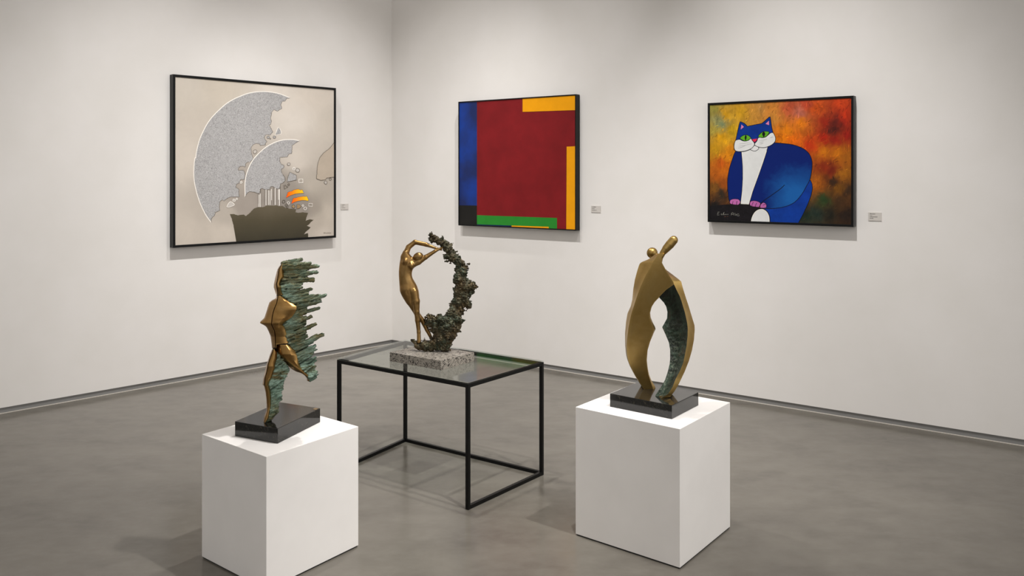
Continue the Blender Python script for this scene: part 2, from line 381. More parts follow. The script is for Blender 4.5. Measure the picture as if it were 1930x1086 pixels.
def spl(pts, k=4, closed=False):
    """catmull-rom through the points"""
    P = np.array(pts, float); n = len(P); out = []
    for i in range(n if closed else n - 1):
        if closed: a, b, c, d = P[i - 1], P[i], P[(i + 1) % n], P[(i + 2) % n]
        else: a, b, c, d = P[max(i - 1, 0)], P[i], P[i + 1], P[min(i + 2, n - 1)]
        for q in range(k):
            t = q / k; out.append(.5 * (2 * b + (c - a) * t + (2 * a - 5 * b + 4 * c - d) * t * t + (3 * b - a - 3 * c + d) * t ** 3))
    if not closed: out.append(P[-1])
    return [tuple(p) for p in out]
def jag(pts, amp, step=1.6, seed=1):
    """ragged edge between the points"""
    r = random.Random(seed); out = []
    for (x0, y0), (x1, y1) in zip(pts[:-1], pts[1:]):
        L = math.hypot(x1 - x0, y1 - y0); m = max(1, int(L / step))
        for i in range(m):
            t = i / m; o = r.uniform(-amp, amp) if i else 0
            out.append((x0 + (x1 - x0) * t - (y1 - y0) / L * o, y0 + (y1 - y0) * t + (x1 - x0) / L * o))
    out.append(pts[-1]); return out
def paint(name, r, g, b, k=1.06, var=.12, rough=.5, sc=30):
    w = M(name).set(rough=rough, spec=.18); v = w.coord(); c = rgb(r, g, b, k)
    lo = tuple(x * (1 - var) for x in c[:3]) + (1,); hi = tuple(min(1, x * (1 + var)) for x in c[:3]) + (1,)
    n = w.noise(v, sc * .3, 5, .65); w.col(w.ramp(n, [(.3, lo), (.7, hi)])); w.bump(w.noise(v, 500, 2), .12, .0008); return w.m
def vpaint(name, amt=.25, sc=14, rough=.5, k=1.12, stretch=(1, 1, 1), rot=(0, 0, 0)):
    w = M(name).set(rough=rough, spec=.2); at_ = w.n('ShaderNodeAttribute', attribute_name='paint'); n = w.noise(w.coord(stretch, rot), sc, 6, .68, .8)
    w.col(w.mix(1.0, at_.outputs['Color'], w.ramp(n, [(.25, g1(k * (1 - amt))), (.75, g1(min(k * (1 + amt), 2)))]), 'MULTIPLY'))
    w.bump(w.noise(w.coord(), 420, 3), .15, .001); return w.m
def idw(samples, p=2.6, seed=3, wob=0, sc=20.):
    q = np.array([(x, y) for x, y, _ in samples], float); c = np.array([[lin(v) for v in rgb_] for _, _, rgb_ in samples]); nz = Noise3(seed)
    def fn(P):
        P = P.copy(); z = np.zeros(len(P))
        if wob:
            P = P + wob * np.stack([nz(P[:, 0] / sc, P[:, 1] / sc, z) + .5 * nz(P[:, 0] / sc * 2.3, P[:, 1] / sc * 2.3, z + 5), nz(P[:, 0] / sc, P[:, 1] / sc, z + 9.5) + .5 * nz(P[:, 0] / sc * 2.3, P[:, 1] / sc * 2.3, z + 14)], 1)
        d = np.sqrt(((P[:, None] - q[None]) ** 2).sum(2)) + 1.5; ww = d ** -p; ww /= ww.sum(1)[:, None]; return ww @ c
    return fn

# ------------------------------------------------------------------ painting 1: pale abstract with broken silver crescents
p = Picture('framed_painting', 'large pale abstract painting with broken silver crescents in a black frame on the left wall', dL, nL, .6526, 2.0968, 1.0392, 2.3554, .019)
ta = lambda q: T(350, 160, 7.757, q); tb = lambda q: T(350, 290, 7.757, q); tc = lambda q: T(430, 240, 7.757, q); td = lambda q: T(470, 340, 9.053, q)
bgs = [(340, 160, (196, 187, 175)), (420, 165, (190, 180, 166)), (520, 165, (206, 197, 186)), (600, 180, (204, 194, 182)), (345, 300, (200, 190, 178)), (345, 440, (192, 182, 170)), (420, 440, (192, 182, 170)),
       (560, 230, (205, 197, 187)), (620, 230, (196, 187, 175)), (620, 400, (186, 176, 163)), (610, 440, (190, 180, 168)), (560, 300, (196, 187, 176)), (590, 350, (176, 167, 155)), (455, 385, (150, 141, 132)), (430, 400, (172, 163, 152)),
       (500, 375, (138, 130, 122)), (535, 350, (146, 138, 129)), (565, 385, (140, 132, 123)), (590, 390, (152, 143, 132)), (548, 378, (128, 121, 114)), (570, 395, (140, 132, 124)), (470, 395, (152, 143, 134)), (445, 340, (160, 151, 141)), (410, 300, (190, 180, 168)), (595, 420, (176, 166, 154))]
p.body(vpaint('pale_grey_paint', .05, 6, .55, 1.1), idw(bgs, 3.0, 3, 4, 26.), 90, 84)
def silver(name):
    w = M(name).set(rough=.5, metal=.08, spec=.4); v = w.coord()
    n = w.noise(v, 95, 2, .5, 2.2); w.col(w.ramp(n, [(.34, rgb(140, 138, 137)), (.47, rgb(158, 156, 155)), (.54, rgb(208, 206, 205)), (.60, rgb(158, 156, 155)), (.72, rgb(142, 140, 139))])); w.bump(n, .3, .001); return w.m
SILV = silver('silver_leaf'); WHITE = paint('white_line', 228, 222, 214, 1.15, .03); DARKLN = paint('dark_line', 92, 84, 74, 1.1, .1); PALEF = paint('pale_fragment', 182, 176, 169, 1.1, .08)
big_arc = spl(ta([(1525, 190), (1400, 140), (1290, 112), (1190, 100), (1100, 98), (1010, 105), (900, 128), (800, 165), (700, 210), (600, 270), (500, 355), (400, 455), (320, 560), (260, 670), (210, 780), (180, 880), (155, 990), (145, 1070)])
              + tb([(135, 60), (122, 170), (118, 280), (122, 370), (140, 480), (170, 600), (210, 720), (260, 830), (310, 920), (380, 1010)]), 4)
big_in = jag(tb([(380, 1010), (372, 965), (390, 930), (420, 905), (430, 860), (500, 830), (490, 775), (500, 700), (535, 670), (560, 690), (610, 650), (660, 630), (785, 628), (775, 580), (780, 520), (735, 490), (740, 450), (790, 420), (800, 375), (860, 375), (868, 300), (850, 240),
                 (770, 240), (765, 215), (800, 185), (840, 180), (870, 195), (875, 150), (905, 120), (940, 118), (985, 75)])
             + ta([(975, 1040), (960, 990), (955, 920), (985, 875), (1040, 855), (1080, 865), (1090, 890), (1170, 880), (1165, 855), (1190, 830), (1160, 800), (1150, 760), (1170, 730), (1200, 728), (1235, 735), (1250, 715), (1275, 690), (1250, 640), (1220, 590),
                   (1245, 575), (1255, 530), (1240, 480), (1255, 440), (1255, 400), (1290, 360), (1340, 385), (1405, 345), (1390, 290), (1410, 240), (1450, 240), (1475, 200), (1525, 190)]), .35, 1.6, 4)
p.poly(big_arc[:-1] + big_in[:-1], SILV); p.stroke(big_arc, 1.5, WHITE); p.stroke(big_in[:len(big_in) // 2], .8, DARKLN); p.stroke(big_in[len(big_in) // 2:], .7, DARKLN)
sm_arc = spl(tc([(1050, 198), (960, 180), (880, 178), (800, 185), (710, 210), (640, 240), (560, 285), (480, 350), (410, 420), (360, 480), (310, 570), (275, 660), (255, 740), (245, 830), (245, 920), (248, 1020)]), 4)
sm_in = jag(tc([(248, 1020), (262, 985), (290, 955), (320, 940), (390, 950), (440, 970), (465, 960), (470, 905), (500, 895), (550, 915), (610, 905), (620, 870), (660, 865), (690, 900), (740, 900), (755, 890), (765, 830), (800, 815), (830, 785), (830, 740), (790, 680), (775, 620),
                (815, 590), (815, 555), (770, 535), (755, 490), (760, 440), (860, 435), (890, 390), (930, 385), (935, 265), (985, 230), (1035, 200), (1050, 198)]), .35, 1.6, 6)
p.poly(sm_arc[:-1] + sm_in[:-1], SILV); p.stroke(sm_arc, 1.5, WHITE); p.stroke(sm_in[:int(len(sm_in) * .55)], .9, DARKLN); p.stroke(sm_in[int(len(sm_in) * .55):], .7, DARKLN)
w = M('dark_olive_paint').set(rough=.5, spec=.3); v = w.coord(); sx = w.n('ShaderNodeSeparateXYZ'); w.l(w.coord(), sx.inputs[0])
w.col(w.ramp(w.mul(w.mul(sx.outputs['Z'], 2.6), w.mul(w.noise(v, 5, 4), .3), 'ADD'), [(.15, rgb(52, 48, 36, 1.1)), (.6, rgb(74, 67, 50, 1.1)), (1, rgb(98, 89, 72, 1.1))])); OLIVE = w.m
mass = jag(tb([(705, 1086), (695, 1030), (670, 940), (645, 882), (700, 880), (760, 900), (850, 888), (880, 910), (920, 880), (960, 840)]) + td([(20, 540), (80, 480), (150, 455), (240, 455), (300, 430), (400, 430), (470, 425), (500, 440), (560, 435), (620, 470), (700, 485), (800, 490), (785, 545),
            (830, 555), (920, 545), (1000, 555), (985, 600), (970, 640), (960, 690), (1030, 665), (1100, 675), (1050, 710), (1020, 750), (980, 775), (1045, 800), (1010, 840), (960, 880), (930, 920), (1000, 900), (1003, 975)]), .3, 2, 8)
p.poly(mass + [(580.7, 449), (445.2, 457)], OLIVE)
for x, y0, y1, ww in ((163, 245, 455, 1.1), (187, 225, 455, 1.1), (283, 160, 425, 1.3), (325, 170, 420, 1.1), (350, 175, 420, 1.2), (376, 150, 340, 1.2), (440, 130, 420, 1.3), (512, 150, 430, 1.4), (497, 150, 330, .9)):
    p.stroke(td([(x, y0), (x, (y0 + y1) / 2), (x, y1)]), ww, WHITE)
for x, y0, y1 in ((195, 150, 455), (270, 165, 425), (300, 170, 420), (335, 170, 420), (368, 170, 330), (415, 110, 420), (452, 140, 420), (527, 100, 430), (150, 210, 400)): p.stroke(td([(x, y0), (x, (y0 + y1) / 2), (x, y1)]), .6, DARKLN)
FLAME = vpaint('orange_paint', .05, 20, .4, 1.15)
def flame(pts):
    q = td(pts); xs = [x for x, _ in q]; a, b = min(xs), max(xs); cs = []
    for x in xs:
        t = (x - a) / (b - a); cs.append(tuple(lin(v) for v in ((246, 82 + 118 * t ** .9, 14 + 10 * t))))
    p.poly(q, FLAME, cs); p.stroke(q, .6, DARKLN, True)
flame([(625, 300), (640, 250), (655, 205), (700, 188), (712, 190), (760, 162), (830, 150), (860, 158), (872, 170), (890, 158), (908, 165), (915, 195), (930, 218), (860, 222), (780, 232), (700, 260)])
flame([(715, 400), (730, 350), (745, 310), (765, 298), (790, 300), (830, 285), (900, 275), (930, 272), (940, 280), (975, 268), (990, 290), (1012, 340), (985, 352), (960, 342), (900, 340), (820, 355), (760, 375)])
p.poly(ta([(1350, 625), (1375, 650), (1390, 690), (1385, 715), (1310, 730), (1330, 680)]), SILV); p.stroke(ta([(1350, 618), (1380, 645), (1398, 690), (1390, 722), (1302, 738), (1325, 680)]), 1., WHITE, True)
for x, y, r in ((1205, 768, 20), (1295, 765, 20), (1235, 788, 7)): p.circ(*ta([(x, y)])[0], r / 7.757, .8, DARKLN, SILV)
p.circ(*ta([(1012, 978)])[0], 3.6, .8, DARKLN, PALEF)
p.poly(tc([(900, 655), (950, 680), (995, 700), (1000, 770), (860, 800), (875, 720)]), SILV); p.stroke(tc([(900, 655), (950, 680), (995, 700), (1000, 770), (860, 800), (875, 720)]), .9, DARKLN, True)
p.stroke(tc([(1032, 757), (1090, 757), (1092, 808), (1034, 812)]), 1.4, WHITE, True)
p.stroke(tc([(835, 838), (872, 878), (815, 900)]), .8, DARKLN, True)
for x, y, r, m in ((885, 540, 22, DARKLN), (960, 605, 20, WHITE), (1012, 628, 30, DARKLN), (885, 838, 14, DARKLN), (1425, 808, 22, DARKLN), (1492, 758, 16, DARKLN)): p.circ(*tc([(x, y)])[0], r / 7.757, .8, m, PALEF if r > 19 else None)
lens = spl(tb([(600, 772), (650, 698), (712, 745), (640, 778)]), 3, True); p.poly(lens, PALEF); p.stroke(lens, .9, WHITE, True)
for x, y, r in ((705, 680, 20), (745, 660, 13), (808, 416, 16)): p.circ(*tb([(x, y)])[0], r / 7.757, .7, WHITE, PALEF)
TAN = paint('tan_paint', 158, 132, 98)
for x, y, r, m, fl in ((583, 362, 25, DARKLN, None), (665, 385, 20, WHITE, None), (630, 420, 20, DARKLN, None), (643, 450, 18, DARKLN, None), (750, 445, 27, DARKLN, TAN), (912, 432, 14, WHITE, None), (950, 480, 24, WHITE, None)):
    p.circ(*td([(x, y)])[0], r / 9.053, .9, m, fl)
p.poly(td([(808, 412), (850, 414), (882, 442), (850, 478), (808, 486)]), TAN); p.stroke(td([(808, 412), (850, 414), (882, 442), (850, 478), (808, 486)]), .7, DARKLN, True)
p.stroke(td([(1012, 392), (1074, 396), (1072, 446), (1010, 442)]), .8, WHITE, True); p.stroke(td([(580, 80), (655, 110), (595, 150)]), .8, DARKLN, True)
SAND = paint('sand_paint', 178, 165, 149, 1.1, .06)
rshape = tc([(1545, 225), (1490, 300), (1400, 370), (1340, 440), (1315, 510), (1300, 600), (1290, 750), (1360, 775), (1420, 765), (1440, 740), (1545, 728)]); p.poly(rshape, SAND); p.stroke(jag(rshape, .3, 2, 3), .7, DARKLN)
x0 = 1265
for i, (dx, dy) in enumerate(((8, 16), (8, 14), (16, 18), (26, 4), (14, 12), (8, 14), (12, 10), (14, 12), (10, 12))):
    p.stroke(td([(x0, 904), (x0 + dx * .4, 904 - dy), (x0 + dx, 902)]), .45, DARKLN); x0 += dx + 1
p.done()

# ------------------------------------------------------------------ painting 2: red field with coloured bars
p = Picture('framed_painting', 'geometric painting of a dark red field edged by blue, yellow and green bars', dR, nR, .8512, 2.0514, 1.1493, 2.2316, .0095)
tr_ = lambda q: T(840, 160, 3.745, q)
p.body(paint('deep_red_paint', 118, 22, 26, 1.12, .16, .55, 14))
w = M('ultramarine_paint').set(rough=.5, spec=.35); v = w.coord(); w.col(w.ramp(w.noise(v, 4.2, 4, .5), [(.35, rgb(14, 32, 84, 1.1)), (.65, rgb(4, 52, 138, 1.1))])); ULTRA = w.m
YEL = paint('amber_yellow_paint', 226, 152, 6, 1.12, .05, .5); GRN = paint('leaf_green_paint', 40, 128, 42, 1.1, .08); BLK = paint('black_paint', 30, 29, 27, 1.0, .15); NAVY = paint('navy_paint', 12, 28, 72, 1.1)
p.poly(tr_([(80, 100), (221, 100), (221, 852), (80, 850)]), ULTRA); p.poly(tr_([(80, 850), (221, 852), (221, 1040), (80, 1030)]), BLK)
p.poly(tr_([(543, 97), (940, 60), (940, 177), (543, 191)]), YEL); p.poly(tr_([(854, 436), (940, 433), (940, 1060), (851, 1060)]), YEL)
p.poly(tr_([(221, 920), (786, 940), (786, 1060), (221, 1040)]), GRN); p.poly(tr_([(221, 985), (465, 993), (465, 1060), (221, 1040)]), NAVY); p.poly(tr_([(465, 993), (728, 1002), (728, 1014), (465, 1006)]), YEL); p.poly(tr_([(465, 1006), (728, 1014), (728, 1050), (465, 1050)]), NAVY)
RLINE = paint('red_shadow_line', 74, 12, 16)
p.stroke(tr_([(543, 193), (730, 186), (917, 180)]), .7, RLINE); p.stroke(tr_([(853, 437), (852, 730), (850, 1018)]), .5, RLINE)
p.done()

# ------------------------------------------------------------------ painting 3: blue cat on a fiery ground
p = Picture('framed_painting', 'painting of a seated blue and white cat on a fiery orange ground', dR, nR, 3.1483, 4.1407, 1.2563, 2.1064, .0155)
tk = lambda q: T(1310, 160, 3.503, q); A_ = lambda q: T(1365, 210, 12.07, q); B_ = lambda q: T(1360, 280, 7.489, q); C_ = lambda q: T(1335, 370, 16.08, q)
smp = [(110, 150, (150, 140, 60)), (150, 230, (140, 138, 86)), (170, 260, (120, 130, 90)), (200, 200, (208, 152, 20)), (300, 180, (202, 150, 28)), (400, 170, (192, 134, 50)), (430, 150, (196, 140, 70)), (500, 150, (198, 124, 46)), (520, 210, (200, 130, 50)), (620, 150, (190, 82, 50)), (690, 180, (186, 100, 78)), (740, 130, (180, 66, 40)), (800, 150, (200, 78, 18)),
       (950, 110, (196, 62, 20)), (1000, 200, (186, 48, 14)), (920, 290, (72, 22, 18)), (895, 300, (80, 28, 20)), (930, 250, (96, 28, 20)), (860, 250, (150, 36, 14)), (1010, 330, (150, 28, 14)), (980, 240, (150, 34, 16)), (850, 350, (176, 36, 12)), (920, 370, (150, 30, 14)), (700, 250, (222, 120, 10)), (600, 300, (222, 124, 10)), (560, 370, (232, 124, 0)), (650, 370, (226, 104, 4)), (760, 400, (196, 56, 10)),
       (850, 440, (202, 112, 12)), (950, 450, (194, 108, 12)), (1010, 480, (160, 90, 16)), (850, 540, (140, 44, 14)), (900, 560, (120, 34, 14)), (920, 640, (52, 32, 18)), (800, 650, (172, 92, 20)), (980, 590, (160, 96, 18)), (950, 690, (120, 74, 18)), (850, 760, (40, 62, 30)), (800, 850, (34, 48, 40)), (950, 770, (64, 42, 22)), (1000, 860, (38, 27, 20)), (1000, 700, (60, 40, 24)), (740, 870, (28, 44, 34)), (890, 860, (34, 32, 24)),
       (180, 350, (212, 152, 14)), (130, 420, (192, 140, 20)), (230, 450, (216, 132, 14)), (180, 520, (192, 86, 14)), (150, 600, (176, 88, 18)), (130, 680, (116, 74, 24)), (170, 720, (46, 38, 28)), (130, 800, (28, 25, 23)), (205, 640, (150, 74, 18)), (200, 560, (200, 104, 14)), (300, 850, (24, 21, 25)), (130, 300, (170, 150, 60)), (240, 300, (205, 160, 20))]
fire = idw([(*tk([(x, y)])[0], c) for x, y, c in smp], 3.0, 11, 4.0, 9.); FIRE = vpaint('fiery_ground_paint', .38, 26, .45, .94, (1, 1, .5), (.5, .6, .6)); p.body(FIRE, fire, 150, 130)
rng = random.Random(9)
for i in range(900):                        # loose diagonal brush marks
    x, y = rng.uniform(1338, 1604), rng.uniform(188, 424); an = math.radians(rng.gauss(-52, 28)); L_ = rng.uniform(2.5, 9); c = fire(np.array([(x + rng.uniform(-7, 7), y + rng.uniform(-7, 7))]))[0] * rng.choice((.62, .75, .85, 1.15, 1.3, 1.5))
    bend = rng.uniform(-.8, .8); p.stroke([(x, y), (x + L_ / 2 * math.cos(an) + bend, y + L_ / 2 * math.sin(an) + bend), (x + L_ * math.cos(an), y + L_ * math.sin(an))], rng.uniform(.5, 1.9), FIRE, False, True, tuple(np.minimum(c, 1)), .02)
INK = paint('black_outline', 12, 12, 16, 1, .05); WHT = paint('cat_white_paint', 208, 208, 206, 1.15, .05, .5, 40); PINK = paint('pink_paint', 176, 96, 156, 1.1, .08); EARP = paint('rose_pink_paint', 206, 120, 160, 1.1, .05)
GRNE = paint('eye_green_paint', 88, 158, 32, 1.15, .15, .4, 80); NOSE = paint('nose_red_paint', 214, 42, 76, 1.1, .05); GREYL = paint('whisker_grey', 146, 146, 148, 1.1); GND = paint('night_black_paint', 22, 19, 22, 1.0, .4, .5, 60); CREAM = paint('cream_edge', 232, 226, 208, 1.15, .03)
def blue(name, ctr, rad, c0, c1):
    w = M(name).set(rough=.45, spec=.35); v = w.coord(); q = np.array(p.pt(*ctr, p.t0)) - np.array(p.root.location)
    vm = w.n('ShaderNodeVectorMath', operation='DISTANCE'); vm.inputs[1].default_value = tuple(q); w.l(v, vm.inputs[0])
    f = w.mul(w.mul(vm.outputs['Value'], .5 / rad), w.mul(w.noise(v, 10, 6, .65, .6), .5), 'ADD')
    w.col(w.ramp(f, [(.40, c1), (.62, tuple(.55 * a + .45 * b for a, b in zip(c1, c0))), (.95, c0)])); w.b.inputs['Specular IOR Level'].default_value = .18; w.bump(w.noise(v, 420, 3), .12, .001); return w.m
B1 = blue('cat_blue_paint', B_([(1040, 660)])[0], .165, rgb(3, 30, 104, 1.0), rgb(24, 92, 164, 1.0)); B2 = paint('cat_dark_blue_paint', 8, 52, 138, 1.1, .22, .45, 40)
ground = C_([(20, 300), (300, 270), (600, 245), (980, 240), (1240, 245), (1570, 355), (1640, 380), (1400, 480), (1290, 770), (20, 760)]); p.poly(ground, GND)
rng = random.Random(5)
for i in range(16): p.circ(*C_([(rng.uniform(330, 1230), rng.uniform(330, 700))])[0], rng.uniform(.2, .5), 0, None, paint('night_fleck', *rng.choice([(56, 48, 92), (66, 40, 44), (80, 76, 110), (58, 52, 60)])))
body = spl(B_([(250, 20), (195, 45), (150, 160), (110, 290), (88, 420), (85, 520), (92, 620), (112, 745), (190, 770), (270, 785), (400, 785), (540, 825), (640, 850), (760, 845), (900, 820), (1030, 760), (1130, 650), (1200, 530), (1247, 440), (1270, 330), (1280, 220), (1265, 130), (1225, 60), (1160, 5), (1080, -30), (1010, -52), (936, -64), (757, -81), (600, -80), (400, -40)]), 3, True)
hind = spl(B_([(560, 848), (700, 850), (850, 830), (1030, 755), (1130, 645), (1200, 525), (1240, 440), (1262, 460), (1278, 500), (1284, 560), (1265, 660), (1220, 780), (1150, 930)]), 3) + B_([(1085, 1060), (600, 1060)])
p.poly(hind, B2); p.stroke(B_([(1240, 440), (1262, 460), (1278, 500), (1284, 560), (1265, 660), (1220, 780), (1150, 930), (1085, 1060)]), 1.0, INK)
p.poly(body, B1); p.stroke(body, 1.1, INK, True)
chest = B_([(283, 40), (290, 150), (297, 250), (300, 420), (290, 600), (270, 782), (385, 788), (440, 600), (520, 380), (590, 180), (650, -20), (560, -60), (400, -40)]); p.poly(chest, WHT)
p.stroke(B_([(636, 30), (590, 180), (520, 380), (440, 600), (388, 782)]), 1.2, CREAM); p.stroke(B_([(288, 50), (299, 250), (303, 420), (293, 600), (274, 780), (385, 785)]), .9, CREAM)
p.stroke(B_([(280, 40), (290, 150), (297, 250), (299, 420), (289, 600), (268, 785)]), .9, INK); p.stroke(B_([(655, -20), (640, 40), (595, 180), (525, 380), (445, 600), (402, 745), (390, 790)]), 1.0, INK)
for q, ls in (([(650, 190), (670, 120), (740, 85), (830, 80), (920, 95), (965, 150), (965, 210), (910, 260), (830, 260), (720, 245), (670, 225)], [[(752, 150), (740, 200), (735, 255)], [(875, 150), (862, 200), (856, 262)]]),
              ([(1255, 240), (1280, 160), (1370, 135), (1480, 150), (1580, 205), (1560, 290), (1525, 330), (1400, 320), (1300, 300)], [[(1365, 180), (1335, 240), (1318, 310)], [(1470, 200), (1440, 260), (1425, 325)]]),
              ([(1570, 320), (1590, 250), (1660, 190), (1730, 210), (1765, 270), (1745, 350), (1590, 355)], [[(1660, 272), (1700, 252), (1745, 240)]])):
    q = spl(C_(q), 3, True); p.poly(q, PINK); p.stroke(q, .9, INK, True)
    for l_ in ls: p.stroke(C_(l_), .9, INK)
p.stroke(spl(B_([(890, 515), (830, 570), (720, 650), (620, 720), (565, 765), (540, 815)]), 3), 1.1, INK)
egg = spl(C_([(1275, 800), (1310, 640), (1380, 500), (1480, 410), (1600, 375), (1700, 395), (1790, 470), (1850, 580), (1868, 680), (1868, 800)]), 3); p.poly(egg, WHT); p.stroke(egg, 1.6, INK); p.stroke(spl(C_([(1300, 760), (1330, 650), (1395, 515), (1490, 428), (1600, 395), (1690, 412), (1775, 480), (1832, 585), (1850, 680), (1852, 770)]), 3), .7, CREAM)
head = spl(A_([(365, 232), (460, 275), (530, 340)]), 3)[:-1] + spl(A_([(530, 340), (700, 305), (860, 275)]), 3)[:-1] + A_([(860, 275), (945, 200), (1030, 125), (1048, 130)]) + spl(A_([(1048, 130), (1065, 230), (1085, 370), (1115, 490), (1155, 560), (1170, 620), (1155, 690), (1090, 755), (1000, 800), (900, 825), (800, 815), (720, 790), (690, 780), (600, 860), (500, 900), (400, 918), (300, 910), (240, 875), (225, 800), (235, 720), (265, 650), (290, 540), (320, 400), (345, 290)]), 3)
B3 = paint('cat_head_blue_paint', 4, 46, 128, 1.1, .2, .45, 40); p.poly(head, B3); p.stroke(head, 1.1, INK, True)
chin = spl(A_([(695, 775), (600, 860), (640, 890), (690, 905), (740, 890), (790, 832)]), 3, True); p.poly(chin, WHT); p.stroke(chin, .9, INK, True)
for q in ([(265, 660), (330, 640), (370, 645), (420, 670), (490, 678), (560, 655), (610, 615), (640, 660), (680, 710), (690, 760), (640, 830), (560, 875), (460, 905), (360, 915), (280, 905), (240, 870), (226, 800), (240, 710)],
          [(695, 760), (705, 720), (745, 680), (765, 620), (800, 592), (880, 600), (950, 580), (1010, 530), (1060, 490), (1115, 490), (1155, 560), (1170, 620), (1155, 690), (1090, 755), (1000, 800), (900, 825), (800, 815), (730, 790)]):
    q = spl(A_(q), 3, True); p.poly(q, WHT); p.stroke(q, 1.0, INK, True)
for q, pu in (([(362, 608), (410, 560), (470, 538), (530, 540), (580, 570), (610, 608), (570, 645), (500, 674), (440, 664), (390, 635)], [(468, 580), (490, 538), (512, 570), (508, 620), (490, 670), (472, 630)]),
              ([(775, 570), (830, 500), (900, 458), (970, 455), (1025, 472), (1000, 525), (950, 572), (880, 596), (820, 592)], [(866, 500), (905, 460), (932, 500), (926, 545), (900, 588), (874, 545)])):
    q = spl(A_(q), 3, True); p.poly(q, GRNE); p.stroke(q, .9, INK, True); p.poly(spl(A_(pu), 3, True), INK)
p.poly(A_([(640, 635), (750, 620), (738, 662), (695, 700), (660, 678)]), NOSE); p.stroke(A_([(618, 605), (650, 665), (695, 705), (740, 665), (768, 600)]), .8, INK); p.stroke(A_([(695, 700), (694, 740), (695, 780)]), 1.0, INK)
p.poly(A_([(395, 298), (450, 355), (378, 412)]), EARP); p.poly(A_([(1020, 212), (1022, 312), (942, 286)]), EARP)
for q in ([(340, 742), (470, 725), (590, 710)], [(330, 792), (480, 770), (630, 735)], [(320, 838), (400, 815), (480, 782)], [(800, 672), (890, 655), (970, 630)], [(800, 712), (850, 702), (900, 688)], [(812, 742), (850, 736), (890, 724)], [(1050, 602), (1085, 590), (1120, 580)]): p.stroke(A_(q), .55, GREYL, False, True)
OLINE = paint('burnt_orange_line', 150, 70, 16)
for q in ([(1180, 520), (1260, 508), (1340, 525)], [(1180, 560), (1260, 570), (1330, 545)], [(1180, 600), (1290, 592), (1330, 625), (1310, 670)]): p.stroke(A_(q), .5, OLINE, False, True)
SIG = paint('signature_grey', 150, 148, 138); SIG2 = paint('signature_brown', 132, 82, 60)
for q in ([(345, 480), (300, 478), (290, 520), (330, 520), (285, 525), (275, 570), (340, 565)], [(390, 550), (415, 535), (400, 525), (388, 560), (425, 565)], [(440, 565), (470, 500), (490, 480), (450, 555), (470, 568)], [(480, 565), (485, 535), (495, 565), (510, 535), (520, 562)], [(530, 562), (545, 538), (560, 560)], [(580, 550), (605, 540), (590, 556), (610, 560)],
          [(700, 575), (705, 520), (735, 490), (768, 510), (770, 575)], [(702, 545), (770, 545)], [(812, 500), (812, 580), (830, 575)], [(840, 580), (845, 540), (862, 545), (858, 580)], [(935, 540), (880, 540), (880, 590), (935, 600), (938, 565)]): p.stroke(C_(q), .5, SIG)
for q in ([(490, 615), (500, 622), (520, 612), (540, 622)], [(580, 610), (600, 605), (590, 625)]): p.stroke(C_(q), .4, SIG2)
p.done()

# ------------------------------------------------------------------ wall labels
LABEL = plain('label_card', rgb(205, 199, 192), .6); PRINT = plain('label_print', rgb(70, 66, 62), .7)
def label(cn, d, n, words, text):
    c = [hit(x, y, C0 + n * .004, n) for x, y in cn]; s = [(q - C0) @ d for q in c]; z = [q[2] for q in c]
    s0, s1, z0, z1 = (s[0] + s[3]) / 2, (s[1] + s[2]) / 2, (z[2] + z[3]) / 2, (z[0] + z[1]) / 2
    r = empty('wall_label', C0 + d * (s0 + s1) / 2 + n * .0005 + zv(z0), text, 'label', 'small caption labels on the walls')
    P = lambda a, zz, t: C0 + d * a + n * t + zv(zz)
    a, b = min(s0, s1), max(s0, s1); V, Fc = hexa([P(a, z0, .0005), P(b, z0, .0005), P(b, z1, .0005), P(a, z1, .0005), P(a, z0, .0045), P(b, z0, .0045), P(b, z1, .0045), P(a, z1, .0045)], .0006); obj('card', V, Fc, LABEL, r)
    V, Fc = [], []; W, Hh = s1 - s0, z1 - z0; rr = random.Random(len(text))
    for u0, u1, vv, hgt in words:            # one run of tiny print: glyph-sized strokes
        x = u0
        while x < u1:
            ww = rr.uniform(.014, .026); hh = hgt * rr.choice((.6, .75, 1.))
            k = len(V); V += [P(s0 + W * x, z1 - Hh * vv, .0048), P(s0 + W * (x + ww), z1 - Hh * vv, .0048), P(s0 + W * (x + ww), z1 - Hh * (vv - hh), .0048), P(s0 + W * x, z1 - Hh * (vv - hh), .0048)]; Fc.append([k, k + 1, k + 2, k + 3]); x += ww + .010
    obj('printed_text', V, Fc, PRINT, r)
label([(642.4, 384.2), (656.8, 384.0), (656.8, 394.9), (642.4, 395.5)], dL, nL, [(.12, .52, .22, .09), (.12, .34, .44, .08), (.12, .55, .72, .10)], 'small caption card beside the pale silver crescent painting')
label([(1114.1, 388.0), (1131.9, 387.9), (1131.9, 400.8), (1114.1, 400.7)], dR, nR, [(.10, .54, .24, .10), (.10, .38, .48, .09), (.10, .58, .70, .09)], 'small caption card beside the dark red geometric painting')
label([(1636.4, 400.2), (1661.6, 400.9), (1661.6, 416.7), (1636.4, 416.0)], dR, nR, [(.12, .52, .23, .10), (.14, .30, .41, .07), (.12, .66, .57, .09), (.12, .38, .75, .09)], 'small caption card beside the blue cat painting')

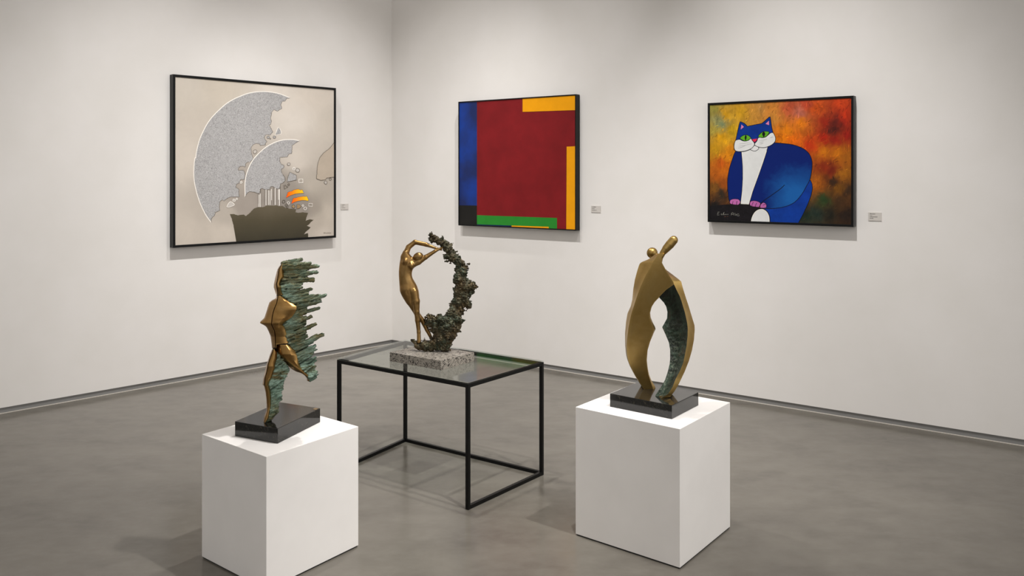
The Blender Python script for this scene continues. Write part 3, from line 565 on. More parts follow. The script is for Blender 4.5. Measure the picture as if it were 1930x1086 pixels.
# ------------------------------------------------------------------ plinths
def quad(x, y, yaw, yl, w_, d_):
    """corner points F (nearest), R, B, L"""
    a, b = math.radians(yaw), math.radians(yl); r = np.array([math.cos(a), -math.sin(a)]); l = np.array([-math.sin(b), -math.cos(b)]); f = np.array([x, y])
    return [f, f - l * d_, f - l * d_ - r * w_, f - r * w_]
def plinth(Q, h, text):
    c = sum(Q) / 4; r = empty('plinth', (c[0], c[1], 0), text, 'plinth', 'white display plinths')
    V, Fc = prism(Q, .006, h, .0012); obj('body', V, Fc, PLINTH, r)
    V, Fc = prism([c + (q - c) * .985 for q in Q], 0, .0075); obj('recessed_foot', V, Fc, KICK, r); return r
QL = quad(-.9409, 3.1958, 38.5857, 36.1434, .4492, .4773); HL = .5157
QR = quad(.6791, 3.3741, 38.9072, 37.7646, .5107, .4999); HR = .5677
plinth(QL, HL, 'white plinth at the left holding the streaked green and bronze runner'); plinth(QR, HR, 'white plinth at the right holding the golden embracing couple')

# ------------------------------------------------------------------ glass topped table
HT = .607; GT = .008; TW = .018
TQ = dict(L=(-.94267, 4.49507), F=(-.20565, 3.96824), R=(.16918, 4.43426), B=(-.64317, 5.00233))
cq = sum(np.array(q) for q in TQ.values()) / 4
table = empty('glass_table', (cq[0], cq[1], 0), 'glass topped display table with a thin black steel frame in the middle of the room', 'table')
ins = {}
for k, q in TQ.items():                      # leg centres: half a tube inside the outer corners
    q = np.array(q); v_ = cq - q; ins[k] = q + v_ / np.linalg.norm(v_) * TW * .68
for k in 'LFRB':
    q = ins[k]; V, Fc = beam((q[0], q[1], 0), (q[0], q[1], HT - GT - .0002), TW, TW)
    e = np.array(TQ['F']) - np.array(TQ['L']); ang = math.atan2(e[1], e[0])
    V = np.array(V); xy = V[:, :2] - q; V[:, 0] = q[0] + xy[:, 0] * math.cos(ang) - xy[:, 1] * math.sin(ang); V[:, 1] = q[1] + xy[:, 0] * math.sin(ang) + xy[:, 1] * math.cos(ang)
    obj('leg', V, Fc, STEEL, table)
for a, b in ('LF', 'FR', 'RB', 'BL'):
    V, Fc = beam((*ins[a], HT - GT - TW / 2), (*ins[b], HT - GT - TW / 2), TW * .98, TW, .0012); obj('top_rail', V, Fc, STEEL, table)
for a, b in ('FR', 'RB', 'BL'):
    V, Fc = beam((*ins[a], TW / 2 + .0005), (*ins[b], TW / 2 + .0005), TW * .98, TW * .98, .0012); obj('bottom_rail', V, Fc, STEEL, table)
V, Fc = prism([np.array(TQ[k]) for k in 'FRBL'], HT - GT, HT, .001); obj('glass_top', V, Fc, GLASS, table)

# ------------------------------------------------------------------ sculpture bases
def base_block(parent, Q, z, t, mat, name='stone_base'):
    V, Fc = prism(Q, z + .0003, z + t, .0016); return obj(name, V, Fc, mat, parent)

# ------------------------------------------------------------------ sculpture 1: the runner
QA = quad(-.9412, 3.3511, 25.8505, 19.5914, .2273, .3098); cA = sum(QA) / 4; zA = HL + .0609; DA = 3.45
run = empty('sculpture', (cA[0], cA[1], HL), 'bronze running figure trailing green verdigris streaks, on a black granite base', 'sculpture', 'bronze sculptures')
base_block(run, QA, HL, .0609, BLACKGRAN)
pl = [hit(x, y, np.array([0, 0, zA]), np.array([0, 0, 1.])) for x, y in ((589.4, 771.9), (595.0, 773.2), (600.0, 770.4), (593.6, 769.3))]
V, Fc = hexa([q - zv(.0004) for q in pl] + [q + zv(.001) for q in pl]); obj('name_plate', V, Fc, BRASS, run)
def shell(name, v0, v1, y0, L, Sm, B, dep, back=20, bump=None, n=80, seam=True, groove=2.6, mat=None):
    """polished front shell lofted from left edge, seam and right edge curves (crop units: x 480+u/9.053, y y0+v/9.053)"""
    vs = np.linspace(v0, v1, n); l, s_, b = (smooth1(cv(c, vs), 1) for c in (L, Sm, B)); rings = []
    for i, v_ in enumerate(vs):
        X = lambda u: 480 + u / 9.053
        py = y0 + v_ / 9.053; o = float(cv(dep, v_)); w_ = b[i] - s_[i]; wl = s_[i] - l[i]; gw = min(7., wl * .3, max(w_, 1) * .2)
        r = [(X(l[i]), py, o + 15), (X(l[i] + .25 * wl), py, o + 8), (X(s_[i] - gw), py, o), (X(s_[i]), py, o + (groove if seam else -.4)), (X(s_[i] + gw), py, o - .6), (X(s_[i] + .3 * w_), py, o - 2.2), (X(s_[i] + .6 * w_), py, o - 2.2), (X(s_[i] + .85 * w_), py, o + .6), (X(b[i]), py, o + 4),
             (X(b[i] - min(10, w_ * .2)), py, o + back), (X(l[i] + .55 * (b[i] - l[i])), py, o + back + 4), (X(l[i] + min(12, wl * .4)), py, o + back)]
        if bump:
            for j in range(len(r)):
                for bx, by, sx_, sy_, am in bump: r[j] = (r[j][0], r[j][1], r[j][2] - (am * math.exp(-((r[j][0] - bx) / sx_) ** 2 - ((py - by) / sy_) ** 2) if j < 9 else 0))
        rings.append(atD(r, DA))
    R = np.array(rings); R[..., 2] = np.maximum(R[..., 2], zA - .001); V, Fc = loft(R); return obj(name, V, Fc, mat or BRZ_A, run, 38)
shell('bronze_head', 140, 690, 480, [(140, 476), (200, 420), (250, 390), (300, 375), (400, 350), (500, 328), (560, 325), (620, 345), (660, 358), (690, 368)], [(140, 480), (200, 440), (250, 412), (300, 405), (400, 393), (500, 370), (560, 378), (620, 388), (690, 388)],
      [(140, 484), (200, 490), (250, 493), (300, 497), (380, 506), (420, 470), (450, 452), (500, 437), (560, 455), (610, 460), (660, 480), (690, 500)], [(140, -4), (300, -10), (560, -12), (690, -8)])
shell('bronze_torso', 703, 1600, 480, [(703, 368), (745, 360), (780, 295), (815, 252), (870, 232), (960, 205), (1060, 172), (1085, 160), (1145, 97), (1172, 92), (1205, 160), (1235, 200), (1305, 235), (1385, 268), (1465, 280), (1545, 290), (1600, 297)],
      [(703, 392), (760, 388), (830, 375), (900, 345), (985, 315), (1085, 297), (1185, 285), (1235, 305), (1305, 340), (1405, 352), (1600, 358)],
      [(703, 470), (730, 505), (770, 560), (830, 650), (890, 715), (940, 712), (1000, 680), (1060, 640), (1100, 590), (1145, 530), (1180, 494), (1200, 475), (1230, 505), (1305, 530), (1385, 555), (1465, 572), (1524, 592), (1530, 392), (1600, 370)],
      [(703, -8), (900, -13), (1180, -15), (1400, -9), (1600, -8)], 20, [(526, 608, 9, 8, 6.5), (505, 608, 6, 7, 3.), (545, 580, 14, 16, 2.)], 150)
shell('bronze_hip', 634, 1262, 580, [(634, 356), (700, 350), (745, 356), (790, 388), (860, 440), (920, 500), (950, 530), (1000, 570), (1017, 592), (1055, 640), (1100, 720), (1112, 780), (1155, 850), (1205, 890), (1250, 893), (1262, 925)],
      [(634, 440), (800, 480), (900, 560), (1000, 680), (1100, 800), (1200, 912), (1262, 928)], [(634, 592), (680, 635), (730, 682), (830, 722), (930, 752), (1020, 790), (1055, 828), (1105, 875), (1145, 925), (1195, 945), (1245, 960), (1262, 932)],
      [(634, -9), (800, -13), (1000, -9), (1262, -2)], 16, [(545, 665, 7, 10, 2.5)], 90, False)
shell('bronze_thigh', 708, 1326, 580, [(708, 298), (780, 268), (860, 242), (960, 205), (1086, 178), (1195, 150), (1315, 135), (1326, 142)], [(708, 318), (860, 264), (960, 230), (1086, 208), (1195, 175), (1326, 165)],
      [(708, 342), (740, 372), (780, 388), (870, 380), (950, 352), (1040, 342), (1085, 325), (1195, 290), (1275, 247), (1326, 240)], [(708, -8), (1000, -15), (1326, -12)], 18, None, 90)
shell('bronze_shin', 1331, 1966, 580, [(1331, 152), (1345, 162), (1445, 185), (1565, 200), (1705, 205), (1765, 198), (1865, 158), (1950, 147), (1966, 158)], [(1331, 178), (1445, 204), (1705, 226), (1765, 220), (1865, 190), (1966, 170)],
      [(1331, 248), (1345, 250), (1405, 270), (1505, 282), (1665, 282), (1735, 270), (1805, 252), (1865, 245), (1900, 232), (1955, 190), (1966, 176)], [(1331, -12), (1700, -10), (1966, -12)], 14, None, 90, False)
DARKB = plain('dark_joint_bronze', (.02, .014, .008, 1), .5, .6)
for v0, v1, y0, a, b, c, D_ in ((676, 720, 480, 371, 392, 480, -5), (612, 650, 580, 362, 400, 584, -5), (684, 730, 580, 306, 322, 362, -5), (640, 800, 580, 345, 365, 405, 8), (1318, 1340, 580, 158, 180, 238, -5)):
    shell('joint', v0, v1, y0, [(v0, a), (v1, a)], [(v0, b), (v1, b)], [(v0, c), (v1, c)], [(v0, D_), (v1, D_)], 15, None, 4, False, mat=DARKB)
def streaks(name, rods, layers, lo, hi, seed, thick):
    """ragged cast rods, several layers deep, fused together"""
    fl = Field(lo, hi, .72); rr = random.Random(seed)
    for (x0, y0), (x1, y1), r in rods:
        for k in range(layers):
            q = 1 - (rr.uniform(.04, .25) * k if k else 0); dy = rr.uniform(-1, 1) * (1.5 if k else 0)
            D = -5. + k * thick + (rr.uniform(-2.2, 2.2) if k == 0 else rr.uniform(-2.5, 2.5))
            a = (x0 - 1, y0 + dy, D + rr.uniform(0, 1.5)); b = (x0 + (x1 - x0) * q - r * .6, y0 + (y1 - y0) * q + dy, D + rr.uniform(0, 5))
            m = [(a[i] + b[i]) / 2 + rr.uniform(-.6, .6) for i in range(3)]
            fl.cone(a, r * rr.uniform(1.0, 1.2), m, r * rr.uniform(.95, 1.15), .35); fl.cone(m, r * 1.05, b, r * rr.uniform(.8, 1.05), .35)
    X, Y, Z = fl.grid(); n = Noise3(seed); sl = .38
    al = X * math.cos(sl) - Y * math.sin(sl); ac = X * math.sin(sl) + Y * math.cos(sl)
    fl.f += (1.35 * n(al / 13, ac / 2.1, Z / 4) + .6 * n(al / 5 + 9, ac / 1.3, Z / 2.2) + .35 * n(X / 1.7, Y / 1.7, Z / 1.7)).astype(np.float32)
    V, Q = fl.mesh(True); V = atD(V, DA); V[:, 2] = np.maximum(V[:, 2], zA - .0005)
    return obj(name, V, Q, STREAK, run, 180, recalc=False)
U1 = [(490, 150, 820, 85, 26), (488, 195, 960, 150, 30), (490, 240, 1095, 200, 32), (500, 285, 930, 255, 24), (505, 335, 1080, 300, 30), (505, 375, 940, 350, 24), (465, 425, 1010, 405, 24), (450, 480, 1015, 440, 28), (455, 540, 820, 500, 24), (455, 560, 815, 560, 28), (475, 620, 760, 590, 24), (480, 665, 780, 620, 24),
      (490, 700, 980, 590, 30), (540, 730, 920, 668, 28), (590, 780, 1100, 705, 34), (660, 825, 1225, 702, 34), (700, 880, 1140, 788, 28), (700, 925, 890, 880, 26), (680, 985, 900, 935, 28), (650, 1030, 1110, 915, 26)]
BV = [(-40, 660), (40, 710), (95, 680), (155, 640), (195, 590), (240, 525), (275, 488), (295, 475), (325, 505), (400, 530), (480, 555), (560, 572), (620, 592), (680, 635), (730, 682), (830, 722), (930, 752), (1020, 790), (1055, 828), (1105, 875), (1145, 925), (1195, 945), (1245, 958)]
def meet(x1, y1, m, bd):
    """where the line through the tip with slope m leaves the polished edge"""
    vs = np.linspace(bd[0][0], bd[-1][0], 400); e = np.abs(cv(bd, vs) - (x1 - (vs - y1) / m)); k = int(e.argmin()); return float(cv(bd, vs[k])), float(vs[k])
TIPS = [(865, 62, .32, 24), (880, 95, .33, 24), (985, 150, .34, 24), (900, 180, .36, 22), (872, 215, .38, 24), (880, 250, .40, 24), (872, 290, .42, 22), (1058, 283, .42, 28), (900, 345, .43, 22), (880, 385, .44, 24), (880, 425, .45, 24), (905, 470, .46, 24), (912, 500, .47, 22), (930, 545, .48, 26), (1178, 460, .50, 33), (1000, 590, .52, 26),
        (1050, 650, .54, 28), (1030, 690, .55, 22), (1062, 712, .57, 20), (1010, 765, .58, 24), (990, 805, .6, 22), (1050, 852, .62, 22), (1060, 900, .64, 22), (1000, 960, .65, 22), (1020, 985, .66, 20), (1055, 998, .68, 22), (1010, 1050, .70, 20), (1050, 1075, .72, 20), (1035, 1105, .72, 20), (1078, 1100, .74, 22), (1078, 1140, .75, 20), (1060, 1175, .76, 20)]
U2 = [(*meet(x, y, m, BV), x, y, r) for x, y, m, r in TIPS]
U2 += [(*meet(x - 60, y + 8, m, BV), x - 60 - (x * 7 % 50), y + 12, r * .8) for x, y, m, r in TIPS]
U2 += [(470, 305, 800, 190, 24), (480, 325, 820, 215, 24), (490, 260, 820, 150, 26), (500, 345, 800, 245, 24), (540, 215, 830, 120, 26), (600, 150, 850, 70, 26), (500, 290, 700, 215, 26), (560, 250, 800, 165, 24), (640, 110, 850, 40, 26), (515, 370, 790, 280, 24), (530, 440, 800, 330, 26), (550, 500, 800, 390, 26), (570, 560, 820, 450, 26)]
rods = [((480 + a / 9.053, 480 + b / 9.053), (480 + c / 9.053, 480 + d / 9.053), r / 9.053) for a, b, c, d, r in U1] + [((480 + a / 9.053, 580 + b / 9.053), (480 + c / 9.053, 580 + d / 9.053), r / 9.053) for a, b, c, d, r in U2]
streaks('verdigris_streaks', rods, 5, (522, 482, -16), (622, 724, 36), 21, 7.0)
SR = [(850, 440), (915, 500), (1000, 562), (1050, 585), (1090, 585), (1140, 560), (1195, 530), (1240, 505), (1285, 490), (1345, 490), (1390, 478), (1420, 462), (1455, 435), (1490, 470), (1545, 476), (1590, 445), (1640, 415), (1700, 405), (1765, 405), (1830, 360), (1890, 300), (1930, 255)]
BW = [(720, 352), (780, 388), (870, 380), (950, 352), (1040, 342), (1085, 325), (1195, 290), (1275, 250), (1345, 250), (1405, 270), (1505, 282), (1665, 282), (1735, 270), (1805, 252), (1865, 243), (1905, 225), (1950, 190)]
rr = random.Random(4); U3 = []
for v_ in np.arange(858, 1925, 17.):
    x = float(cv(SR, v_)) + rr.uniform(-14, 6); m = .62 + .12 * rr.random(); a, b = meet(x, v_, m, BW); U3.append((a, b, x, v_, rr.uniform(16, 24) * (1 if v_ < 1800 else .75)))
for v_ in np.arange(780, 1900, 30.):
    a = float(cv(BW, v_)); U3.append((a, v_, a + 70, v_ - 50, 20) if v_ > 830 else (a, v_, a + 25, v_ - 12, 18))
streaks('verdigris_streaks', [((480 + a / 9.053, 580 + b / 9.053), (480 + c / 9.053, 580 + d / 9.053), r / 9.053) for a, b, c, d, r in U3], 3, (496, 662, -16), (550, 802, 24), 33, 6.0)

# ------------------------------------------------------------------ sculpture 2: woman leaning from a craggy arch
QB = quad(-.35845, 4.21605, math.degrees(.61748), math.degrees(.67317), .35542, .25414); cB = sum(QB) / 4; zB = HT + .04885; DB = 4.44
wom = empty('sculpture', (cB[0], cB[1], HT), 'bronze woman leaning back from a craggy green arch, on a speckled grey granite base', 'sculpture', 'bronze sculptures')
base_block(wom, QB, HT, .04885, SPECK)
fl = Field((744, 444, -26), (840, 652, 26), .55)
Y = fl.ax[1]; rows = [(474, 761, 766), (478, 758.5, 770), (482, 756.5, 775), (488, 754.8, 780), (494, 753.6, 781), (500, 752.6, 780.5), (506, 752, 779), (511, 751.6, 777), (517, 751.6, 776), (523, 751.8, 777), (529, 752.2, 780.2), (535, 752.6, 784), (541, 753, 786.8), (547, 754, 788.4), (553, 756, 789.6), (559, 758.6, 790.4), (564, 762, 789), (569, 766.5, 786), (575, 771, 780)]
xl = smooth1(np.interp(Y, [r[0] for r in rows], [r[1] for r in rows]), 40); xr = smooth1(np.interp(Y, [r[0] for r in rows], [r[2] for r in rows]), 40)
cx, hw = (xl + xr) / 2, np.maximum((xr - xl) / 2, 1.5); th = smooth1(np.interp(Y, [470, 474, 482, 500, 520, 545, 560, 575], [4.5, 5, 7.5, 9.5, 8.8, 11.3, 9.5, 4]), 160)
X, YY, Z = fl.grid(); q = np.sqrt(((X - cx[None, :, None]) / hw[None, :, None]) ** 2 + (Z / th[None, :, None]) ** 2)
d = (q - 1) * np.minimum(hw, th)[None, :, None]; d = np.maximum(d, np.maximum(474 - YY, YY - 574)); fl.f = np.minimum(fl.f, d.astype(np.float32))
fl.cone((762.5, 484, 1), 6.6, (770, 466, 3), 4.9, 3.5); fl.cone((770, 466, 3), 4.9, (782, 456.5, 4), 4.4, 1.5); fl.cone((782, 456.5, 4), 4.5, (803, 461, 3), 3.9, 1.2); fl.cone((803, 461, 3), 3.9, (821, 467.6, 1), 2.3, 1.5)
fl.cone((821, 467.6, 1), 2.3, (832, 471, 0), 1.7, 1.)
fl.cone((777, 499, -2), 6.4, (789, 494, -4), 5.2, 3.5); fl.cone((789, 494, -4), 5.2, (802, 485, -4), 4.4, 2); fl.cone((802, 485, -4), 4.4, (820, 473.5, -2), 3.0, 1.5); fl.cone((820, 473.5, -2), 3.0, (834, 466.5, 0), 1.7, 1.)
fl.cone((772, 493, 0), 5.2, (781, 488, -2), 4.4, 2); fl.ell((788.2, 483.8, -4), (9.8, 7.9, 8.2), 1.6, -.35)
fl.ell((763.6, 492.8, -6.6), (5.0, 5.8, 5.2), 3.2); fl.ell((775.0, 500.8, -7.2), (5.3, 6.0, 5.4), 3.2)
fl.cone((766.5, 547, -1), 11.2, (773.5, 566, 2), 8.9, 4.5); fl.cone((773.5, 566, 2), 8.9, (785.5, 591, 5), 5.0, 2); fl.cone((785.5, 591, 5), 5.0, (796, 604, 8), 4.6, 2); fl.cone((796, 604, 8), 4.6, (805, 622, 9), 3.9, 1.5); fl.cone((805, 622, 9), 3.9, (812, 636, 9), 3.0, 1.5)
fl.cone((780.6, 551, -4.5), 8.2, (783.6, 568, -5.5), 7.5, 2.6); fl.cone((784.0, 568, -5), 7.4, (785.4, 588, -5), 5.2, 2); fl.cone((785.4, 588, -5), 5.2, (787.2, 604, -3), 4.7, 2); fl.cone((787.2, 604, -3), 4.7, (789.2, 626, -3), 3.5, 2); fl.cone((789.2, 626, -3), 3.5, (789.6, 644, -4), 3.9, 2)
X, YY, Z = fl.grid(); fl.f += (.9 * np.exp(-((X - 772 - (YY - 545) * .12) / 1.8) ** 2 - ((YY - 552) / 9) ** 2) * (Z < 0)).astype(np.float32)
V, Q = fl.mesh(); obj('female_figure', atD(V, DB), Q, BRZ_B, wom, 180, recalc=False)
fl = Field((768, 434, -40), (908, 672, 40), .82)
blobs = [(813, 443.5, 3.2), (818, 446, 4), (811, 449, 3), (817, 452, 4.5), (824, 451.5, 6), (832, 451, 4.5), (828, 457, 5.5), (836, 461, 6.5), (843, 467, 8), (849, 474, 8.5), (852, 483, 9.5), (846, 484, 6.5), (858, 488, 10), (866, 497, 9.5), (869, 507, 10), (873, 505, 7), (869, 517, 11), (868, 528, 12), (876, 531, 10), (877, 540, 13.5), (888, 541, 8.5), (867, 541, 9), (875, 551, 14), (885, 549, 9), (867, 553, 10), (872, 561, 13), (881, 572, 6.5), (866, 570, 13), (860, 580, 14), (856, 590, 14), (866, 590, 8), (850, 600, 15), (862, 603, 10),
         (845, 611, 18), (831, 606, 11), (815, 601, 8), (813, 608, 7), (821, 612, 11), (824, 622, 11), (855, 618, 13), (840, 625, 19), (824, 634, 9), (850, 632, 12), (832, 640, 13), (843, 644, 11), (834, 652, 9), (826, 655, 7), (838, 655, 8), (816, 648, 7.5), (806, 650, 8), (797, 650, 7.5), (788, 652, 6.5), (781, 645, 3.5), (777.5, 642.5, 2.2), (784, 648, 5), (792, 655, 6), (803, 657, 5.5), (812, 658, 5), (812, 638, 4.5), (800, 643, 4)]
rr = random.Random(12)
for x, y, r in blobs: fl.ell((x, y, rr.uniform(-.25, .25) * r + (4 if y < 480 else 0)), (r * 1.02, r * rr.uniform(.85, 1.05), r * rr.uniform(.85, 1.15)), 2.2, rr.uniform(-.6, .6))
for i in range(620):                          # flakes and nodules breaking the surface
    x, y, r = rr.choice(blobs); a, b = rr.uniform(0, 2 * math.pi), rr.uniform(-1, .5); q = r * rr.uniform(.88, 1.04)
    s_ = rr.uniform(1.0, 3.4) * (1 if r > 6 else .6)
    c = (x + q * math.cos(a) * math.cos(b), y + q * math.sin(a) * math.cos(b), q * math.sin(b)); fl.ell(c, (s_ * rr.uniform(.8, 2.0), s_ * rr.uniform(.5, 1.0), s_), .7, rr.uniform(-1.5, 1.5))
X, YY, Z = fl.grid(); n = Noise3(5); n2 = Noise3(6); m = np.abs(fl.f) < 9
x, y, z = X[m], YY[m], Z[m]; amp = np.clip((y - 436) / 70, .45, 1) * np.clip((x - 770) / 36, .35, 1)
fl.f[m] += (amp * (3.4 * n(x / 9, y / 9, z / 9) + 4.6 * (.28 - np.abs(n2(x / 6.2, y / 4.4, z / 6.2))) + 3.0 * (np.abs(n(x / 3.1, y / 2.3, z / 3.1)) - .25) + 1.1 * n2(x / 1.5, y / 1.2, z / 1.5))).astype(np.float32)
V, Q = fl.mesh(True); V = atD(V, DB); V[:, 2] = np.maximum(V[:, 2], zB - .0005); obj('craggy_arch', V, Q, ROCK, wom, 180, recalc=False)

# ------------------------------------------------------------------ sculpture 3: golden embracing couple
QC = quad(.6719, 3.5086, 38.6334, 37.1253, .3045, .2635); cC = sum(QC) / 4; zC = HR + .0588
cpl = empty('sculpture', (cC[0], cC[1], HR), 'golden bronze couple of two curved embracing shells, on a black granite base', 'sculpture', 'bronze sculptures')
base_block(cpl, QC, HR, .0588, BLACKGRAN)
def rings_of(fn, ys): return [fn(y) for y in ys]
Lr = [(478, 1240.5), (492.5, 1231.8), (508, 1223.4), (523.6, 1215), (539.2, 1207.9), (554.7, 1201.9), (572.7, 1195.9), (593, 1189.3), (617, 1184.5), (643.4, 1181.5), (663.7, 1181.3), (667.2, 1182.1), (680.4, 1184), (694.7, 1190), (710.3, 1198.3), (728.8, 1210), (740, 1217)]
Ls = [(478, 1237.5), (484, 1229), (489, 1222.3), (494.3, 1208.2), (497.3, 1205.3), (511.6, 1200.7), (527.2, 1196.5), (545.1, 1193.5), (565, 1191.7), (577.5, 1188.7), (590.7, 1182.7), (607.5, 1179.8), (627.8, 1178), (651.8, 1178.2), (667.3, 1179.8), (677, 1182), (690, 1187), (710.3, 1197.6), (728.8, 1209.5), (740, 1216.5)]
Le = [(478, 1252), (484.1, 1247.5), (487.7, 1246.2), (496, 1248), (510.4, 1255.8), (522.4, 1263), (533.2, 1269.9), (536.8, 1269.5), (546.3, 1255.8), (558.3, 1243.8), (560.8, 1242.4), (569.2, 1234.2), (578.7, 1228.2), (589.5, 1225.2), (599, 1225), (607.5, 1227.6), (620.6, 1233.3), (632.6, 1229.4), (645.8, 1224.6), (660, 1220.5), (679, 1218.7), (692.3, 1219.9), (706.7, 1222.3), (719.9, 1226.4), (728.2, 1229.4), (734, 1231), (740, 1232)]
ex = [(478, -.5), (560, -.3), (590, .2), (600, 1.8), (616, 3.2), (626, 1.4), (640, .3), (660, .2), (700, 1.0), (716, 2), (728, 5), (740, 6)]
dl = [(478, 3.665), (536, 3.665), (617, 3.70), (680, 3.735), (740, 3.772)]
ys = np.linspace(478, 739, 290); rings = []
sLr, sLs = smooth1(cv(Lr, ys), 60), smooth1(cv(Ls, ys), 6)
for i_, y in enumerate(ys):
    r_, s_, e_, x_, d_ = float(sLr[i_]), float(sLs[i_]), float(cv(Le, y)), float(cv(ex, y)), 3.662 + .112 * ((y - 478) / 262.) ** 1.5; s_ = min(s_, r_ - .3)
    pf = lambda x: -.0045 * math.sin(min(1, (x - r_) / 62) * math.pi) + .00034 * (x - r_); pe = pf(e_)
    q = [(s_, .068), (.5 * (s_ + r_), .032), (r_, 0)] + [(r_ + t_ * (e_ - r_), pf(r_ + t_ * (e_ - r_))) for t_ in (.15, .3, .45, .6, .75, .9)] + [(e_, pe), (e_ + x_, pe + .022), (.5 * (e_ + r_), pe + .034), (s_ + min(3, .3 * (e_ - s_)), .082)]
    if y < 500:
        k = (500 - y) / 22.; q = [(a, b * (1 - .35 * k)) for a, b in q]
    rings.append([at(a, y, d_ + b) for a, b in q])
R = np.array(rings); R[..., 2] = np.maximum(R[..., 2], zC - .0006); V, Fc = loft(R); obj('front_shell', V, Fc, BRZ_C, cpl, 24)
fl = Field((1222, 440, -14), (1284, 500, 14), .45); H_ = [((1269.6, 452.8), 8.3), ((1263, 460.5), 8.6), ((1256, 468.3), 7.6), ((1249, 477), 5.6), ((1244.6, 486), 5.0), ((1243, 494), 5.0)]
for (a, ra), (b, rb) in zip(H_[:-1], H_[1:]): fl.cone((*a, 4), ra, (*b, 4), rb, .15, 1.15)
V, Q = fl.mesh(); obj('figure_head', atD(V, 3.67), Q, BRZ_C, cpl, 180, recalc=False)
fl = Field((1214, 462, -16), (1268, 532, 16), .5); fl.cone((1229.2, 476.9, 0), 10.4, (1229.3, 477, 0), 10.4, 1.5); fl.cone((1231, 484, 0), 5.5, (1240, 500, 0), 5.5, 1.5); fl.cone((1240, 500, 0), 5.5, (1256, 520, 0), 6, 1.5)
V, Q = fl.mesh(); obj('figure_head', atD(V, 3.79), Q, BRZ_C, cpl, 180, recalc=False)
Rb = [(507, 1254), (533, 1268.5), (536.8, 1270.7), (546.3, 1275), (558.3, 1281), (568, 1284.5), (589.5, 1291), (609.9, 1295.3), (619.4, 1296.2), (633.8, 1295.9), (651.8, 1294.1), (665, 1291.7), (682.7, 1288.1), (698.3, 1282.1), (713.9, 1273.7), (729.4, 1267.7), (742.6, 1259.4), (750.4, 1247), (758, 1240)]
Rc = [(507, 1255), (509.2, 1256.6), (527.2, 1279.9), (530.8, 1283.9), (542.7, 1286.9), (561.9, 1292.9), (576.3, 1297.7), (613.5, 1309), (621.8, 1309.4), (641, 1307.9), (660, 1304.3), (679.3, 1298.9), (700.7, 1290.5), (723.5, 1279.7), (737.8, 1271.3), (748.6, 1263), (751, 1256), (758, 1250)]
Ra = [(507, 1247), (540, 1247), (555, 1241), (561.4, 1242.6), (570.4, 1251), (578.7, 1255.8), (588.3, 1257.9), (600.3, 1257.2), (617, 1248), (631.4, 1254.6), (645.8, 1260.6), (660, 1263), (677, 1263), (687.5, 1261.8), (701.9, 1258.2), (716.3, 1253.4), (727, 1247.4), (743.2, 1236.6), (758, 1228)]
db = [(507, 3.80), (530, 3.76), (617, 3.715), (690, 3.665), (758, 3.60)]; da = [(507, .05), (560, .085), (640, .095), (700, .07), (758, .035)]
rings, ring2 = [], []; n = Noise3(8)
for y in np.linspace(508, 757, 240):
    b_, c_, a_, d_, g_ = float(cv(Rb, y)), float(cv(Rc, y)), float(cv(Ra, y)), float(cv(db, y)), float(cv(da, y)); co = float(cv([(507, .075), (529, .022), (614, .050), (690, .022), (758, .016)], y)); c_ = max(c_, b_ + .4); a_ = min(a_, b_ - 4)
    rings.append([at(x, y, d_ + e) for x, e in ((b_, 0), (b_ + .5 * (c_ - b_), .5 * co), (c_, co), (c_ - .5, .07), (b_ - .5 * (b_ - a_), g_ + .05), (a_ + .6, g_ + .018), (a_ + 1.2, g_ + .010), (b_ - .5 * (b_ - a_), .5 * g_ + .036), (b_ - .6, .010))])
    t = np.linspace(0, 1, 15); xs = b_ + (a_ - b_) * t; ds = d_ + g_ * t + .022 * np.sin(math.pi * t) + .001 + .0034 * n(xs / 3.6, np.full(15, y / 4.2), xs * 0) * np.sin(math.pi * t) ** .5
    fr_ = [at(x, y, e) for x, e in zip(xs, ds)]; bk = [at(x, y, e + .007 * math.sin(math.pi * q) + .0012) for x, e, q in zip(xs, ds, t)][::-1]; ring2.append(fr_ + bk)
for nm, RR, mt, cr in (('back_shell', rings, BRZ_C, 24), ('hollow_face', ring2, HOLLOW, 50)):
    R = np.array(RR); R[..., 2] = np.maximum(R[..., 2], zC - .0006); V, Fc = loft(R); obj(nm, V, Fc, mt, cpl, cr)

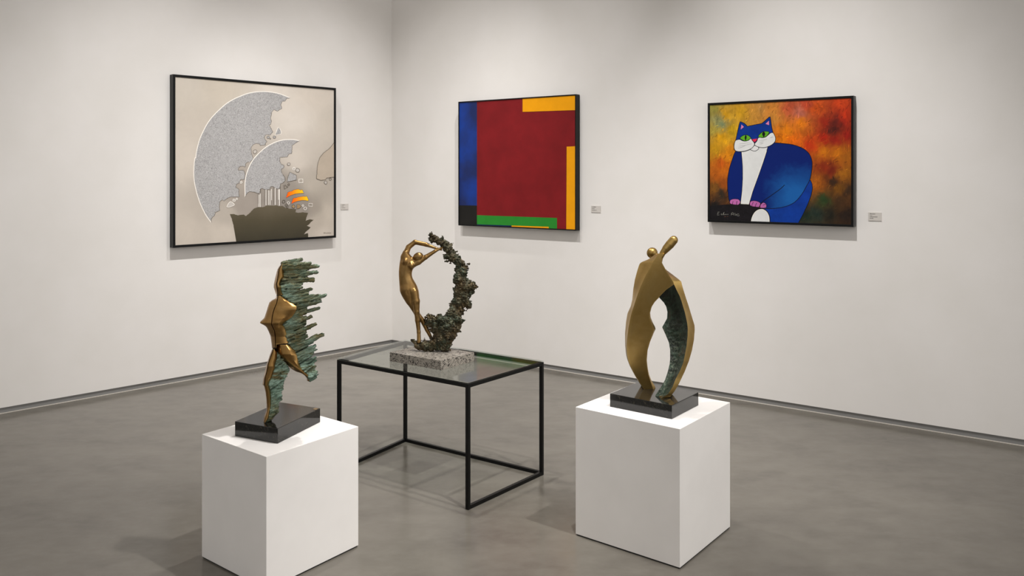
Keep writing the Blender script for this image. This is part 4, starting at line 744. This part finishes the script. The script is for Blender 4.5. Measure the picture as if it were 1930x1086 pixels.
# ------------------------------------------------------------------ light
def spot(name, loc, tgt, power, angle, blend, rad=.06, col=(1, .985, .97)):
    l = bpy.data.lights.new(name, 'SPOT'); l.energy = power; l.spot_size = math.radians(angle); l.spot_blend = blend; l.shadow_soft_size = rad; l.color = col
    o = bpy.data.objects.new(name, l); COL.objects.link(o); o.location = tuple(map(float, loc)); o.rotation_euler = (Vector(tgt) - Vector(loc)).to_track_quat('-Z', 'Y').to_euler(); return o
for nm, d, n_, s_, pw in (('track_spot', dL, nL, .877, 610), ('track_spot', dL, nL, 2.187, 800), ('track_spot', dR, nR, .91, 387), ('track_spot', dR, nR, 1.884, 590), ('track_spot', dR, nR, 3.788, 900)):
    q = C0 + d * s_; spot(nm, q + n_ * 2.96 + zv(5.92), q + zv(.14), pw, 43.8, 1.0, .05)
spot('plinth_spot_right', (1.40, 2.80, 3.4), (.75, 3.6, .4), 250, 62, .75, .04)
spot('plinth_spot_left', (.36, 3.22, 3.4), (-.8, 3.5, .4), 225, 66, .75, .04)
spot('table_spot', (-.40, 4.42, 3.4), (-.40, 4.42, .3), 128, 84, .9, .04)
wd = bpy.data.worlds.new('gallery_ambient'); S.world = wd; wd.use_nodes = True
# soft light of the rest of the gallery; extra fill added from the right
wt = wd.node_tree; bg = wt.nodes['Background']; bg.inputs[0].default_value = (1, .985, .965, 1)
tc_ = wt.nodes.new('ShaderNodeTexCoord'); sx_ = wt.nodes.new('ShaderNodeSeparateXYZ'); ml = wt.nodes.new('ShaderNodeMath'); ml.operation = 'MULTIPLY_ADD'; ml.inputs[1].default_value = .50; ml.inputs[2].default_value = .86
wt.links.new(tc_.outputs['Generated'], sx_.inputs[0]); wt.links.new(sx_.outputs['X'], ml.inputs[0]); wt.links.new(ml.outputs[0], bg.inputs[1])

S.view_settings.view_transform = 'Standard'; S.view_settings.look = 'None'; S.view_settings.gamma = 1; S.view_settings.use_curve_mapping = False
S.view_settings.exposure = 0.0
S.cycles.max_bounces = 10; S.cycles.transparent_max_bounces = 12; S.cycles.caustics_reflective = False; S.cycles.use_denoising = True; S.cycles.sample_clamp_indirect = 8
